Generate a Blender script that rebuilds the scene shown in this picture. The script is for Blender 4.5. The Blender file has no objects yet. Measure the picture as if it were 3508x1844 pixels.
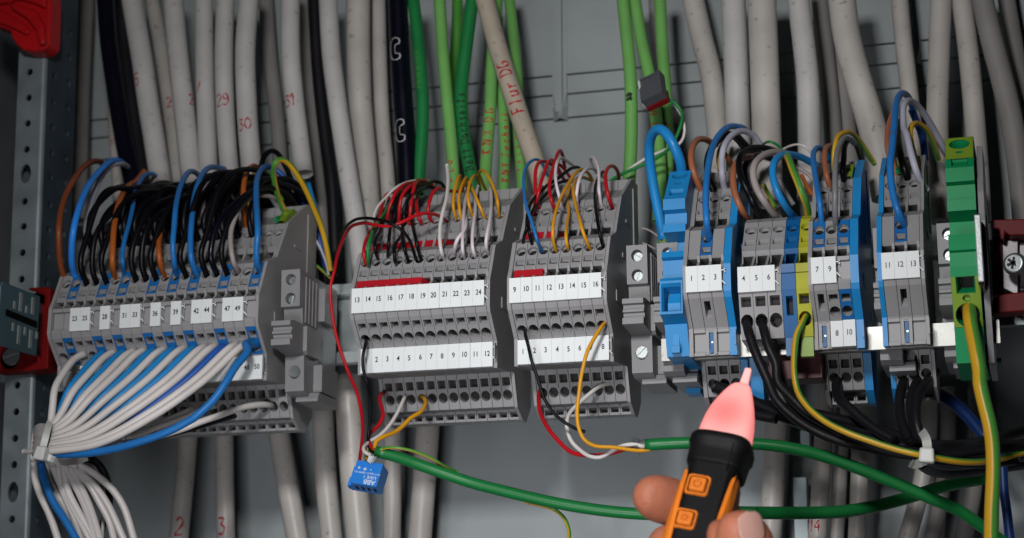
import bpy, math, random
import numpy as np
from mathutils import Vector
random.seed(7)
rnd = random.Random(11)
SC = bpy.context.scene
COL = SC.collection
MM = 0.001

# ------------------------------------------------------------------ camera
FPX, CX, CY = 6500.0, 1754.0, 922.0
PSI, TH, DIST = math.radians(15.9), math.radians(14.0), 840.0
Fw = np.array([-math.sin(PSI)*math.cos(TH), math.cos(PSI)*math.cos(TH), math.sin(TH)])
Rt = np.array([math.cos(PSI), math.sin(PSI), 0.0])
Up = np.cross(Rt, Fw)
CAM = -DIST*Fw
cam = bpy.data.cameras.new('camera'); co = bpy.data.objects.new('camera', cam); COL.objects.link(co)
cam.sensor_width = 36; cam.lens = 36*FPX/3508
cam.clip_start = 0.02; cam.clip_end = 20
co.location = Vector(CAM*MM)
co.rotation_euler = Vector(Fw).to_track_quat('-Z', 'Y').to_euler()
cam.dof.use_dof = True; cam.dof.focus_distance = 0.825; cam.dof.aperture_fstop = 13.0
SC.camera = co

# ------------------------------------------------------------------ light
w = bpy.data.worlds.new("World"); SC.world = w; w.use_nodes = True
w.node_tree.nodes['Background'].inputs[0].default_value = (0.75, 0.85, 1.0, 1)
w.node_tree.nodes['Background'].inputs[1].default_value = 0.003
def area(name, loc, target, size, power, color=(1, 1, 1), sizey=None, spread=180):
    l = bpy.data.lights.new(name, 'AREA'); l.size = size; l.energy = power; l.color = color
    if sizey: l.shape = 'RECTANGLE'; l.size_y = sizey
    l.spread = math.radians(spread)
    o = bpy.data.objects.new(name, l); COL.objects.link(o)
    o.location = Vector(loc)*MM
    d = Vector(target)-Vector(loc)
    o.rotation_euler = d.to_track_quat('-Z', 'Y').to_euler()
    return o
area('key_lamp', (95, -660, 105), (10, 40, -14), 0.07, 0.69, (1.0, 0.99, 0.98), spread=85)
area('low_fill', (0, -620, -330), (-10, 170, -110), 0.22, 0.25, (0.97, 0.97, 1.0), spread=56)  # added fill with no source of its own, brightens the lower panel
SC.view_settings.view_transform = 'Standard'
try: SC.view_settings.look = 'None'
except Exception: pass
SC.view_settings.exposure = 0.0
SC.view_settings.gamma = 1.0
SC.cycles.diffuse_bounces = 1

# ------------------------------------------------------------------ helpers
def ray(u, v): return Fw + Rt*(u-CX)/FPX - Up*(v-CY)/FPX
def at(u, v, y):
    d = ray(u, v); t = (y-CAM[1])/d[1]; return CAM+d*t
def atx(u, v, x):
    d = ray(u, v); t = (x-CAM[0])/d[0]; return CAM+d*t
def px2mm(px, p): return px*float(np.dot(np.asarray(p)-CAM, Fw))/FPX
def Z(ox, oy, s): return lambda x, y: (ox+x/s, oy+y/s)

MATS = {}
def plastic(name, col, rough=0.45, var=0.12, bump=0.15, scale=900, coat=0.0, metal=0.0, dirt=0.0, sss=0.0, spec=0.32):
    if name in MATS: return MATS[name]
    m = bpy.data.materials.new(name); m.use_nodes = True; nt = m.node_tree; b = nt.nodes['Principled BSDF']
    tc = nt.nodes.new('ShaderNodeTexCoord')
    n1 = nt.nodes.new('ShaderNodeTexNoise'); n1.inputs['Scale'].default_value = 45; n1.inputs['Detail'].default_value = 5
    n2 = nt.nodes.new('ShaderNodeTexNoise'); n2.inputs['Scale'].default_value = scale; n2.inputs['Detail'].default_value = 3
    nt.links.new(tc.outputs['Object'], n1.inputs['Vector']); nt.links.new(tc.outputs['Object'], n2.inputs['Vector'])
    mr = nt.nodes.new('ShaderNodeMapRange'); mr.inputs['From Min'].default_value = .3; mr.inputs['From Max'].default_value = .7
    mr.inputs['To Min'].default_value = 1-var; mr.inputs['To Max'].default_value = 1+var*.6
    nt.links.new(n1.outputs['Fac'], mr.inputs['Value'])
    mx = nt.nodes.new('ShaderNodeMix'); mx.data_type = 'RGBA'; mx.blend_type = 'MULTIPLY'; mx.inputs['Factor'].default_value = 1
    mx.inputs['A'].default_value = (*col, 1); nt.links.new(mr.outputs['Result'], mx.inputs['B'])
    out = mx.outputs['Result']
    if dirt > 0:
        n3 = nt.nodes.new('ShaderNodeTexNoise'); n3.inputs['Scale'].default_value = 260; n3.inputs['Detail'].default_value = 6
        nt.links.new(tc.outputs['Object'], n3.inputs['Vector'])
        cr = nt.nodes.new('ShaderNodeValToRGB'); cr.color_ramp.elements[0].position = .62; cr.color_ramp.elements[1].position = .72
        nt.links.new(n3.outputs['Fac'], cr.inputs['Fac'])
        ml = nt.nodes.new('ShaderNodeMath'); ml.operation = 'MULTIPLY'; ml.inputs[1].default_value = dirt
        nt.links.new(cr.outputs['Color'], ml.inputs[0])
        m2 = nt.nodes.new('ShaderNodeMix'); m2.data_type = 'RGBA'; m2.inputs['B'].default_value = (.10, .085, .07, 1)
        nt.links.new(ml.outputs[0], m2.inputs['Factor']); nt.links.new(out, m2.inputs['A']); out = m2.outputs['Result']
    nt.links.new(out, b.inputs['Base Color'])
    b.inputs['Roughness'].default_value = rough; b.inputs['Metallic'].default_value = metal; b.inputs['Specular IOR Level'].default_value = spec
    rr = nt.nodes.new('ShaderNodeMapRange'); rr.inputs['To Min'].default_value = max(.04, rough-.12); rr.inputs['To Max'].default_value = rough+.12
    nt.links.new(n1.outputs['Fac'], rr.inputs['Value']); nt.links.new(rr.outputs['Result'], b.inputs['Roughness'])
    if coat: b.inputs['Coat Weight'].default_value = coat
    if sss:
        b.inputs['Subsurface Weight'].default_value = sss; b.inputs['Subsurface Radius'].default_value = (1, .35, .2); b.inputs['Subsurface Scale'].default_value = .003
    bp = nt.nodes.new('ShaderNodeBump'); bp.inputs['Strength'].default_value = bump; bp.inputs['Distance'].default_value = .0002
    nt.links.new(n2.outputs['Fac'], bp.inputs['Height']); nt.links.new(bp.outputs['Normal'], b.inputs['Normal'])
    MATS[name] = m; return m
def twotone(name, c1, c2, frac=.4, rough=.35):
    if name in MATS: return MATS[name]
    m = plastic(name, c1, rough); nt = m.node_tree; b = nt.nodes['Principled BSDF']
    uv = nt.nodes.new('ShaderNodeTexCoord'); sp = nt.nodes.new('ShaderNodeSeparateXYZ'); nt.links.new(uv.outputs['UV'], sp.inputs[0])
    ns = nt.nodes.new('ShaderNodeTexNoise'); ns.inputs['Scale'].default_value = 30; nt.links.new(uv.outputs['Object'], ns.inputs['Vector'])
    ad = nt.nodes.new('ShaderNodeMath'); ad.operation = 'MULTIPLY_ADD'; ad.inputs[1].default_value = .10; nt.links.new(ns.outputs['Fac'], ad.inputs[0]); nt.links.new(sp.outputs['X'], ad.inputs[2])
    cr = nt.nodes.new('ShaderNodeValToRGB'); e = cr.color_ramp.elements
    e[0].position = 0; e[0].color = (*c2, 1); e[1].position = .53-frac/2; e[1].color = (*c2, 1)
    for p, c in ((.55-frac/2, c1), (.53+frac/2, c1), (.55+frac/2, c2)):
        k = e.new(p); k.color = (*c, 1)
    nt.links.new(ad.outputs[0], cr.inputs['Fac']); nt.links.new(cr.outputs['Color'], b.inputs['Base Color'])
    return m
def C(name, *a, **k): return plastic(name, *a, **k)
GREY = C('grey_polyamide', (.285, .28, .288), .42, bump=.25)
GREYD = C('grey_polyamide_stop', (.225, .222, .23), .45, bump=.25)
BLUEP = C('blue_polyamide', (.015, .235, .56), .4)
BLUED = C('deep_blue_polyamide', (.004, .10, .29), .42)
BLUEI = C('insert_blue', (.010, .125, .38), .45)
TEALP = C('green_polyamide', (.006, .26, .09), .45, spec=.2)
LIMEP = C('lime_polyamide', (.20, .32, .025), .42)
YELP = C('yellow_polyamide', (.36, .36, .025), .45, var=.35, spec=.2)
WHITE = C('marker_white', (.74, .77, .78), .5, var=.05)
INK = C('black_ink', (.012, .012, .014), .5)
REDB = C('red_jumper', (.42, .012, .022), .35)
RAILM = C('galvanised_steel', (.42, .47, .48), .38, metal=.75, var=.25)
PROFM = C('zinc_profile', (.25, .29, .31), .45, metal=.35, var=.3)
PLATE = C('plated_steel', (.36, .36, .34), .42, metal=.5, var=.2, dirt=.5)
SCREWM = C('screw_steel', (.34, .37, .37), .38, metal=.85)
HOLE_SHADE = C('hole_shade', (.02, .018, .018), .5, metal=.4)  # near-black floor of the holes: their inner shade is put into the colour
COPPER = C('copper_contact', (.55, .24, .08), .35, metal=.9)
PANEL = C('panel_paint', (.335, .37, .38), .55, var=.05, dirt=.04)
REDP = C('red_holder', (.16, .003, .004), .5, spec=.2)
REDK = C('red_marker_ink', (.42, .012, .03), .6)
BLKK = C('black_marker_ink', (.01, .012, .012), .6)
ORG = C('orange_rubber', (.86, .22, .015), .5, bump=.4)
BLKR = C('black_plastic', (.006, .006, .007), .5, bump=.3, spec=.18)
NYLON = C('nylon_white', (.62, .63, .60), .4, sss=.2)
DARKP = C('dark_grey_plastic', (.075, .078, .09), .5)
WC = {
 'white': C('w_white', (.68, .64, .62), .38), 'black': C('w_black', (.004, .004, .006), .38, spec=.2), 'red': C('w_red', (.47, .008, .014), .35),
 'yellow': C('w_yellow', (.68, .31, .012), .38), 'blue': C('w_blue', (.018, .17, .50), .38), 'bright_blue': C('w_brightblue', (.03, .26, .85), .38),
 'sky': C('w_sky', (.015, .24, .60), .38), 'dark_blue': C('w_darkblue', (.006, .03, .14), .4), 'royal': C('w_royal', (.02, .10, .42), .38),
 'orange': C('w_orange', (.42, .105, .018), .38), 'brown': C('w_brown', (.24, .062, .022), .38), 'tan': C('w_tan', (.36, .125, .06), .38),
 'lilac': C('w_lilac', (.44, .44, .54), .38), 'beige': C('w_beige', (.36, .31, .30), .38), 'grey': C('w_grey', (.21, .21, .22), .38),
 'green': C('w_green', (.012, .20, .045), .38), 'dgreen': C('w_dgreen', (.010, .165, .04), .36, bump=.1), 'rubber': C('w_rubber', (.009, .008, .010), .45, bump=.5, spec=.25),
 'gy': twotone('w_green_yellow', (.60, .34, .02), (.07, .26, .04), .42), 'navy': C('w_navy', (.003, .0035, .009), .28),
 'pinkwhite': C('w_pinkwhite', (.70, .62, .66), .36),
}
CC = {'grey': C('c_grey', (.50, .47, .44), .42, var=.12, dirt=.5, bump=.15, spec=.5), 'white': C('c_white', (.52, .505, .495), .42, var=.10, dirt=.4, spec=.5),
 'beige': C('c_beige', (.43, .375, .30), .36, var=.12, dirt=.6, spec=.5), 'dark': C('c_shaded', (.27, .255, .245), .5), 'navy': WC['navy'], 'black': C('c_black', (.008, .008, .011), .5),  # dark: cable grey with the shade of the deep gaps in its colour
 'lgreen': C('c_lgreen', (.16, .41, .105), .42, var=.1), 'dkgreen': C('c_dkgreen', (.012, .19, .05), .4, dirt=.2), 'mgreen': C('c_mgreen', (.07, .30, .04), .42)}

class MB:
    def __init__(s, org=(0, 0, 0)): s.v = []; s.f = []; s.mi = []; s.uv = None; s.org = np.array(org, float)
    def vert(s, p): s.v.append(tuple((np.asarray(p, float)-s.org)*MM)); return len(s.v)-1
    def poly(s, pts, m=0): s.f.append([s.vert(p) for p in pts]); s.mi.append(m)
    def faces(s, idx, m=0): s.f.append(idx); s.mi.append(m)
    def box(s, x0, x1, y0, y1, z0, z1, m=0):
        i = [s.vert((x, y, z)) for x in (x0, x1) for y in (y0, y1) for z in (z0, z1)]
        for q in ((0, 1, 3, 2), (4, 6, 7, 5), (0, 4, 5, 1), (2, 3, 7, 6), (0, 2, 6, 4), (1, 5, 7, 3)): s.faces([i[k] for k in q], m)
    def obox(s, c, ax, ay, az, m=0, taper=1.0):
        c, ax, ay, az = [np.asarray(a, float) for a in (c, ax, ay, az)]
        i = []
        for a in (-1, 1):
            for b in (-1, 1):
                for d in (-1, 1):
                    t = taper if d > 0 else 1
                    i.append(s.vert(c+a*ax*t+b*ay*t+d*az))
        for q in ((0, 1, 3, 2), (4, 6, 7, 5), (0, 4, 5, 1), (2, 3, 7, 6), (0, 2, 6, 4), (1, 5, 7, 3)): s.faces([i[k] for k in q], m)
    def prism(s, yz, x0, x1, m=0, sides=True, skip=()):
        n = len(yz); a = [s.vert((x0, p[0], p[1])) for p in yz]; b = [s.vert((x1, p[0], p[1])) for p in yz]
        for i in range(n):
            if i in skip: continue
            j = (i+1) % n; s.faces([a[i], a[j], b[j], b[i]], m)
        if sides: s.faces(a[::-1], m); s.faces(b, m)
    def cyl(s, c, ax, r, h, n=20, m=0, r2=None, cap=True):
        c = np.asarray(c, float); ax = np.asarray(ax, float); ax = ax/np.linalg.norm(ax)
        t = np.array([1., 0, 0]) if abs(ax[0]) < .8 else np.array([0, 0, 1.])
        a = np.cross(ax, t); a /= np.linalg.norm(a); b = np.cross(ax, a); r2 = r if r2 is None else r2
        A = [s.vert(c+r*(a*math.cos(k)+b*math.sin(k))) for k in [2*math.pi*i/n for i in range(n)]]
        B = [s.vert(c+ax*h+r2*(a*math.cos(k)+b*math.sin(k))) for k in [2*math.pi*i/n for i in range(n)]]
        for i in range(n): j = (i+1) % n; s.faces([A[i], A[j], B[j], B[i]], m)
        if cap: s.faces(A[::-1], m); s.faces(B, m)
    def mesh(s, name, mats, smooth=False):
        me = bpy.data.meshes.new(name); me.from_pydata(s.v, [], s.f)
        for mt in (mats if isinstance(mats, (list, tuple)) else [mats]): me.materials.append(mt)
        me.polygons.foreach_set('material_index', s.mi)
        if smooth: me.polygons.foreach_set('use_smooth', [True]*len(me.polygons))
        if s.uv is not None:
            ul = me.uv_layers.new(name='uv'); flat = []
            for f in s.f:
                for k in f: flat.extend(s.uv[k])
            # seam fix: first ring duplicated so no wrap problem
            ul.data.foreach_set('uv', flat)
        me.update(); return me
    def build(s, name, mats, parent=None, smooth=False, loc=None, fix=True):
        me = s.mesh(name, mats, smooth)
        if fix:
            import bmesh
            bm = bmesh.new(); bm.from_mesh(me); bmesh.ops.recalc_face_normals(bm, faces=bm.faces); bm.to_mesh(me); bm.free()
        return link(name, me, parent, loc if loc is not None else (s.org if parent is None else (0, 0, 0)))
def link(name, me, parent=None, loc=(0, 0, 0)):
    o = bpy.data.objects.new(name, me); COL.objects.link(o); o.location = Vector([float(a) for a in loc])*MM
    if parent: o.parent = parent
    return o
def tag(o, label=None, cat=None, group=None, kind=None):
    if label: o['label'] = label
    if cat: o['category'] = cat
    if group: o['group'] = group
    if kind: o['kind'] = kind
    return o
def thing(name, label, cat, loc=(0, 0, 0), group=None):
    return tag(link(name, None, None, loc), label, cat, group)

# ------------------------------------------------------------------ terminal slices
def outline_ring(hw, a0, a1, cx, hb, kind, ha, hbb):
    """outer rectangle [-hw,hw]x[a0,a1]; hole centred (0,cx)."""
    if kind == 'sq':
        inn = [(-ha, cx-hbb), (ha, cx-hbb), (ha, cx+hbb), (-ha, cx+hbb)]
        out = [(-hw, a0), (hw, a0), (hw, a1), (-hw, a1)]
        return out, inn
    cor = [(-hw, a0), (hw, a0), (hw, a1), (-hw, a1)]
    ang = [math.atan2(c[1]-cx, c[0]) for c in cor]
    out, inn = [], []
    for i in range(4):
        t0 = ang[i]; t1 = ang[(i+1) % 4]
        while t1 < t0: t1 += 2*math.pi
        for k in range(4):
            t = t0+(t1-t0)*k/4
            inn.append((ha*math.cos(t), cx+hbb*math.sin(t)))
            c0, c1 = cor[i], cor[(i+1) % 4]
            # ray / edge
            dx, dy = math.cos(t), math.sin(t); ex, ey = c1[0]-c0[0], c1[1]-c0[1]
            den = dx*ey-dy*ex
            s_ = ((c0[0])*ey-(c0[1]-cx)*ex)/den if abs(den) > 1e-9 else 0
            out.append((dx*s_, cx+dy*s_) if k else c0)
    return out, inn
def slice_body(mb, w, prof, holes={}, plates=True, walls=True, rest=True, only=None, xc=0.0, hm=0, dm=1):
    """prof: closed (y,z) outline, front listed first (top to bottom). holes: {seg:[(frac,kind,ha,hb,depth)]}"""
    n = len(prof); hw = w/2
    if rest: mb.prism(prof, xc-hw, xc+hw, hm, True, skip=set(holes.keys()))
    for si, hl in holes.items():
        if only is not None and si not in only: continue
        A = np.array(prof[si], float); B = np.array(prof[(si+1) % n], float); L = np.linalg.norm(B-A); t = (B-A)/L
        nn = np.array([-t[1], t[0]])      # inward for top->bottom front outlines
        if nn[0] < 0: nn = -nn
        def P(a, b, c): q = A+t*b+nn*c; return (xc+a, q[0], q[1])
        cs = [h[0]*L for h in hl]; bd = [0]+[(cs[i]+cs[i+1])/2+(hl[i][3]-hl[i+1][3])/2 for i in range(len(cs)-1)]+[L]
        for k, h in enumerate(hl):
            fr, kind, ha, hb, dep = h
            out, inn = outline_ring(hw, bd[k], bd[k+1], cs[k], 0, kind, ha, hb); m = len(out)
            if plates:
                o = [mb.vert(P(a, b, 0)) for a, b in out]; i = [mb.vert(P(a, b, 0)) for a, b in inn]
                i2 = [mb.vert(P(a*.985, cs[k]+(b-cs[k])*.985, .25)) for a, b in inn]
                for q in range(m): r = (q+1) % m; mb.faces([o[q], o[r], i[r], i[q]], hm); mb.faces([i[q], i[r], i2[r], i2[q]], hm)
            if walls:
                lv = [(.24, .985, 0), (1.8, .84 if kind == 'sq' else .96, .2 if kind == 'sq' else 0), (dep, .74 if kind == 'sq' else .9, .5 if kind == 'sq' else .3)]
                rings = [[mb.vert(P(a*s_+.0, cs[k]+(b-cs[k])*s_+off, c)) for a, b in inn] for c, s_, off in lv]
                for r0, r1 in zip(rings, rings[1:]):
                    for q in range(m): r = (q+1) % m; mb.faces([r0[q], r0[r], r1[r], r1[q]], hm)
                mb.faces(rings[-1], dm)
PROF = [(57, 54.5), (56.5, 49.5), (34.5, 39.4), (24.5, 24.2), (25.4, 22.9), (36, 22.4), (36, 16.5), (21.5, 19.0), (10.2, 14.3),
        (4, 1.2), (4.8, 0), (15, -.4), (15, -5), (2.2, -3.6), (1.4, -3.9), (1.4, -5.6), (3.2, -6.0), (3.2, -13.8), (1.4, -14.2), (1.0, -15.8), (2.2, -18.0),
        (12.6, -29.0), (13, -29.8), (13, -31), (15, -31.5), (15, -39.4), (13.2, -39.8), (13.2, -41.2), (40, -38.2), (46.6, -53.2), (55, -53), (55.5, -57.8), (62, -58), (70, -50), (70, 54.5)]
IB, IC, ID, IE, IG, IU, IL, IS = 2, 4, 8, 10, 20, 27, 28, 30
PLAIN = [(57, 55), (33.8, 39.8), (23.8, 24.2), (21, 19.4), (9.8, 14.6), (3.6, 1.2), (0.9, -3.6), (0.6, -15.8), (1.8, -18.2), (12.3, -29.2), (12.6, -41.4), (40, -38.4), (46.2, -53.6), (55, -58.2), (62, -58.4), (70, -50), (70, 55)]
H2 = [(.34, 'c', 2.33, 2.6, 2.5), (.79, 'sq', 1.9, 1.8, 2.6)]
HG = [(.28, 'sq', 1.9, 1.95, 4.2), (.72, 'c', 2.33, 2.7, 4.6)]
HL = [(.27, 'sq', 1.85, 2.0, 4.0), (.66, 'c', 2.3, 2.5, 4.2)]
HS = [(.5, 'sq', 1.9, 1.25, 4)]
_cache = {}
def rib(mb, w, idx, pts):
    mb.prism(pts, w/2-1.15, w/2-.02, 0)
def slice_mesh(key):
    """key: (B, D, G, L, w) each 'h','b','i' (insert) or 's' slot"""
    if key in _cache: return _cache[key]
    kb, kd, kg, kl, w = key
    mb = MB(); holes = {}; ins = []
    if kb in 'hi': holes[IB] = H2
    if kd in 'hi': holes[ID] = H2
    if kg in 'hi': holes[IG] = HG
    if kg == 's': holes[IG] = [(.40, 'sq', 1.35, 4.3, 6)]
    if kl in 'hi': holes[IL] = HL
    holes[IS] = HS
    insets = [s for k, s in ((kb, IB), (kd, ID), (kg, IG), (kl, IL)) if k == 'i']
    # body without inset plates
    slice_body(mb, w, PROF, holes, plates=False, walls=True)
    slice_body(mb, w, PROF, {k: v for k, v in holes.items() if k not in insets}, plates=True, walls=False, rest=False)
    rib(mb, w, 0, [PROF[3], PROF[4], PROF[5], PROF[6], PROF[7], (23.2, 21.2)])
    rib(mb, w, 0, [PROF[9], PROF[10], PROF[11], PROF[12], PROF[13], (4.6, -1.4)])
    body = mb.mesh('terminal', [GREY, HOLE_SHADE])
    fx(body)
    im = None
    if insets:
        m2 = MB(); slice_body(m2, w, PROF, {k: v for k, v in holes.items() if k in insets}, plates=True, walls=False, rest=False)
        im = m2.mesh('colour_frame', BLUEI); 
    _cache[key] = (body, im); return _cache[key]
def fx(me):
    import bmesh
    bm = bmesh.new(); bm.from_mesh(me); bmesh.ops.remove_doubles(bm, verts=bm.verts, dist=1e-7); bmesh.ops.recalc_face_normals(bm, faces=bm.faces); bm.to_mesh(me); bm.free()

# printed numbers
_txt = {}
def text_mesh(s, size=3.3, xs=.82, mat=None, off=0.0):
    k = (s, size, xs, mat.name if mat else '', off)
    if k in _txt: return _txt[k]
    c = bpy.data.curves.new('t', 'FONT'); c.body = s; c.size = size*MM; c.align_x = 'CENTER'; c.align_y = 'CENTER'; c.offset = off*MM; c.extrude = .00003
    o = bpy.data.objects.new('t', c); COL.objects.link(o)
    bpy.context.view_layer.update()
    me = bpy.data.meshes.new_from_object(o.evaluated_get(bpy.context.evaluated_depsgraph_get()))
    bpy.data.objects.remove(o)
    for v in me.vertices: v.co.x *= xs
    me.materials.clear(); me.materials.append(mat or INK); me.name = 'number'
    _txt[k] = me; return me
def place_text(s, parent, loc, size=3.3, xs=.82, name='number', rot=(math.pi/2, 0, 0), mat=None, off=0.045):
    o = link(name, text_mesh(s, size, xs, mat, off), parent, loc); o.rotation_euler = rot; return o
def marker(root, x0, widths_txt, y, zc, h, pitch, hooks=True, name='marker_strip', dy=0.0):
    """white marker strip: joined cells, own object, numbers as sub-parts. x0 left edge relative"""
    mb = MB(); x = x0
    for i, t in enumerate(widths_txt):
        j = 0.02*math.sin(i*2.3+x0)
        mb.box(x+.03, x+pitch-.03, y-.45+dy+j, y+1.1+dy, zc-h/2, zc+h/2)
        x += pitch
    if hooks:
        mb.box(x-.05, x+1.6, y+.2+dy, y+.6+dy, zc+h*.28, zc+h*.28+.5)
        mb.box(x+1.2, x+1.6, y+.2+dy, y+.6+dy, zc+h*.20, zc+h*.28+.9)
        mb.poly([(x-.05, y+.2+dy, zc-.8), (x+1.5, y+.2+dy, zc-2.6), (x+1.5, y+.2+dy, zc-3.2), (x-.05, y+.2+dy, zc-1.5)])
    o = mb.build(name, WHITE, root)
    x = x0
    for i, t in enumerate(widths_txt):
        if t: place_text(t, o, (x+pitch/2+rnd.uniform(-.1, .1), y-.60+dy, zc+.25+rnd.uniform(-.12, .12)))
        x += pitch
    return o
ZF, ZH = -9.9, -35.4
PITCH = 5.2
def terminal_strip(label, x0, specs, group='terminal strips on the rail', lplate=GREY, rplate=GREY, rw=1.5, lw=1.9, pitch=PITCH):
    root = thing('terminal_strip', label, 'terminal block', (x0, 0, 0), group)
    for i, k in enumerate(specs):
        body, im = slice_mesh(tuple(k)+(pitch-.22,))
        o = link('terminal', body, root, ((i+.5)*pitch, 0, 0))
        if im: link('colour_frame', im, o)
    if lw:
        mb = MB(); mb.prism(PLAIN, -lw, -.12); mb.build('end_plate', lplate, root)
    if rw:
        n = len(specs)*pitch; mb = MB(); P2 = [(y+.7 if y < 60 else y, z) for y, z in PLAIN]
        mb.prism(P2, n+.05, n+rw)
        # raised latch and relief on the visible cheek
        for y, z, a, b in ((20, -10, 9, 5), (34, 12, 7, 2.2), (42, 30, 8, 1.6), (48, -20, 8, 3)):
            mb.box(n+rw-.1, n+rw+.35, y, y+a, z-b/2, z+b/2)
        mb.box(n+rw-.1, n+rw+.5, 58, 66, 20, 50); mb.box(n+rw-.1, n+rw+.45, 8, 10, -38, -31)
        mb.build('end_plate', rplate, root)
    return root

# ------------------------------------------------------------------ setting: back panel of the cabinet
mb = MB()
yp = 172
def zat(u, v, y=yp): return at(u, v, y)
z1, z2, z3 = zat(2050, 247)[2], zat(2050, 312)[2], zat(2050, 392)[2]
edges = [(z1+.4, 330), (z2+.4, z1-.4), (z3+.4, z2-.4), (-330, z3-.4)]
for k, (a, b) in enumerate(edges):
    mb.box(-620, 620, yp-1+0.9*k, yp+8, a, b)
mb.box(-620, 620, yp+4, yp+9, -331, 331)
panel = mb.build('back_panel', PANEL); tag(panel, kind='structure')
mb = MB()
for uu, v0, w_, h_ in ((1915, 390, 5, 2.6), (3133, 200, 4, 2.4), (2300, 560, 2, 1)):
    p = zat(uu, v0, yp-3)
    if w_ < 3: continue
    mb.box(p[0]-w_/2-1.6, p[0]+w_/2+1.6, yp-1.4, yp+2, p[2]+4, 320)
    mb.box(p[0]-w_/2+.6, p[0]+w_/2-.6, yp-1.4-h_, yp-1.2, p[2]+1, 320)
    mb.poly([(p[0]-w_/2-1.6, yp-1.5, p[2]+12), (p[0]+w_/2+1.6, yp-1.5, p[2]+12), (p[0]+1, yp-4.5, p[2]-3)])
    mb.poly([(p[0]-w_/2-1.6, yp-1.5, p[2]+12), (p[0]+1, yp-4.5, p[2]-3), (p[0]-w_/2-1.6, yp+1, p[2]-3)])
    mb.poly([(p[0]+w_/2+1.6, yp-1.5, p[2]+12), (p[0]+1, yp-4.5, p[2]-3), (p[0]+w_/2+1.6, yp+1, p[2]-3)])
for uu, va, vb in ((1645, 275, 390), (405, 380, 520), (3470, 100, 180)):
    pa = zat(uu, va, yp-2); pb = zat(uu, vb, yp-2)
    mb.box(pa[0]-.7, pa[0]+.7, yp-2, yp+2, pb[2], pa[2])
rb = mb.build('panel_ribs', PANEL, panel)

# DIN rail
yr = 73
mb = MB(); za, zb = at(1150, 975, yr)[2], at(1150, 1245, yr)[2]
xL, xR = at(20, 1000, yr)[0], at(3560, 1100, yr)[0]
prof = [(yr+6, za), (yr, za), (yr, za-5.5), (yr+1.2, za-5.5), (yr+1.2, za-5.9), (yr+6.5, za-6.2), (yr+6.5, zb+6.2), (yr+1.2, zb+5.9), (yr, zb+5.5), (yr, zb), (yr+6, zb), (yr+9, zb+8), (yr+9, za-8)]
mb.prism(prof, xL, xR)
rail = mb.build('mounting_rail', RAILM)
tag(rail, 'long galvanised mounting rail running behind all the terminals', 'rail')

# ------------------------------------------------------------------ terminal strips
x1 = at(260.4, 1093, 0)[0]-2.5*PITCH-.3
S1 = []
BL = {2, 5, 7, 10, 12, 14, 17, 20}
for i in range(1, 21):
    S1.append(('h', 'i' if i in BL else 'h', 'i' if i in BL else 'h', 'h'))
blk1 = terminal_strip('long grey terminal strip with blue-framed holes at the left, numbered 22 to 50', x1, S1)
X1 = lambda i: (i-.5)*PITCH      # relative centre
for cells in (('23', '25'), ('28',), ('31', '33'), ('36',), ('39',), ('42', '44'), ('47', '49')):
    st = {'23': 3, '28': 6, '31': 8, '36': 11, '39': 13, '42': 15, '47': 18}[cells[0]]
    marker(blk1, (st-1)*PITCH-.3, cells, 0.4, ZF, 11.2, PITCH, name='marker')
low = ['22', '24', '', '27', '', '30', '32', '', '35', '', '38', '', '41', '43', '', '46', '48', '50']
for k, t in enumerate(low): marker(blk1, (2+k)*PITCH, (t,), 12.2+(0 if k < 17 else -.4), ZH, 11, PITCH, hooks=(k == 17), name='marker')
x2 = at(1229, 1031, 0)[0]-.5*PITCH
blk2 = terminal_strip('grey terminal strip of twelve columns in the middle, numbered 1 to 24', x2, [('h', 'h', 'h', 'h')]*12)
marker(blk2, -.7, [str(i) for i in range(13, 21)], 0, ZF, 11.4, PITCH, hooks=False)
marker(blk2, 8*PITCH-.6, [str(i) for i in range(21, 25)], 0, ZF, 11.4, PITCH)
marker(blk2, -.2, [str(i) for i in range(1, 11)], 11.8, ZH, 11.2, PITCH, hooks=False)
marker(blk2, 10*PITCH-.1, ['11', '12'], 11.8, ZH, 11.2, PITCH)
x3 = at(1769, 992, 0)[0]-.5*PITCH
blk3 = terminal_strip('grey terminal strip of eight columns with white strips numbered 1 to 16', x3, [('h', 'h', 'h', 'h')]*8)
marker(blk3, -.6, ['9', '10'], 0, ZF, 11.2, PITCH, hooks=False)
marker(blk3, 2*PITCH-.5, [str(i) for i in range(11, 17)], 0, ZF, 11.2, PITCH)
marker(blk3, -.1, [str(i) for i in range(1, 9)], 11.8, ZH, 11.0, PITCH)
def jumper(root, xa, xb, lab, upper=False):
    mb = MB()
    if upper: mb.prism([(24.3, 22.8), (22.6, 19.4), (34, 18.5), (34, 22.3)], xa, xb)
    else: mb.prism([(4.2, .3), (3.0, -3.2), (13, -4.6), (13, -.6)], xa, xb)
    # bevelled right end
    p = (24.3, 22.8) if upper else (4.2, .3); q = (22.6, 19.4) if upper else (3.0, -3.2)
    mb.poly([(xb, p[0], p[1]), (xb, q[0], q[1]), (xb+2.2, q[0]+6, q[1]-.5), (xb+2.2, p[0]+6, p[1]-.5)])
    mb.poly([(xb, p[0], p[1]), (xb+2.2, p[0]+6, p[1]-.5), (xb, p[0]+6, p[1])])
    o = mb.build('jumper_bar', REDB, root)
jumper(blk2, .1, 5.95*PITCH, ''); jumper(blk2, .1, 7.0*PITCH, '', True)
jumper(blk3, .5, 2.6*PITCH, ''); jumper(blk3, .3, 2.8*PITCH, '', True)

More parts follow.
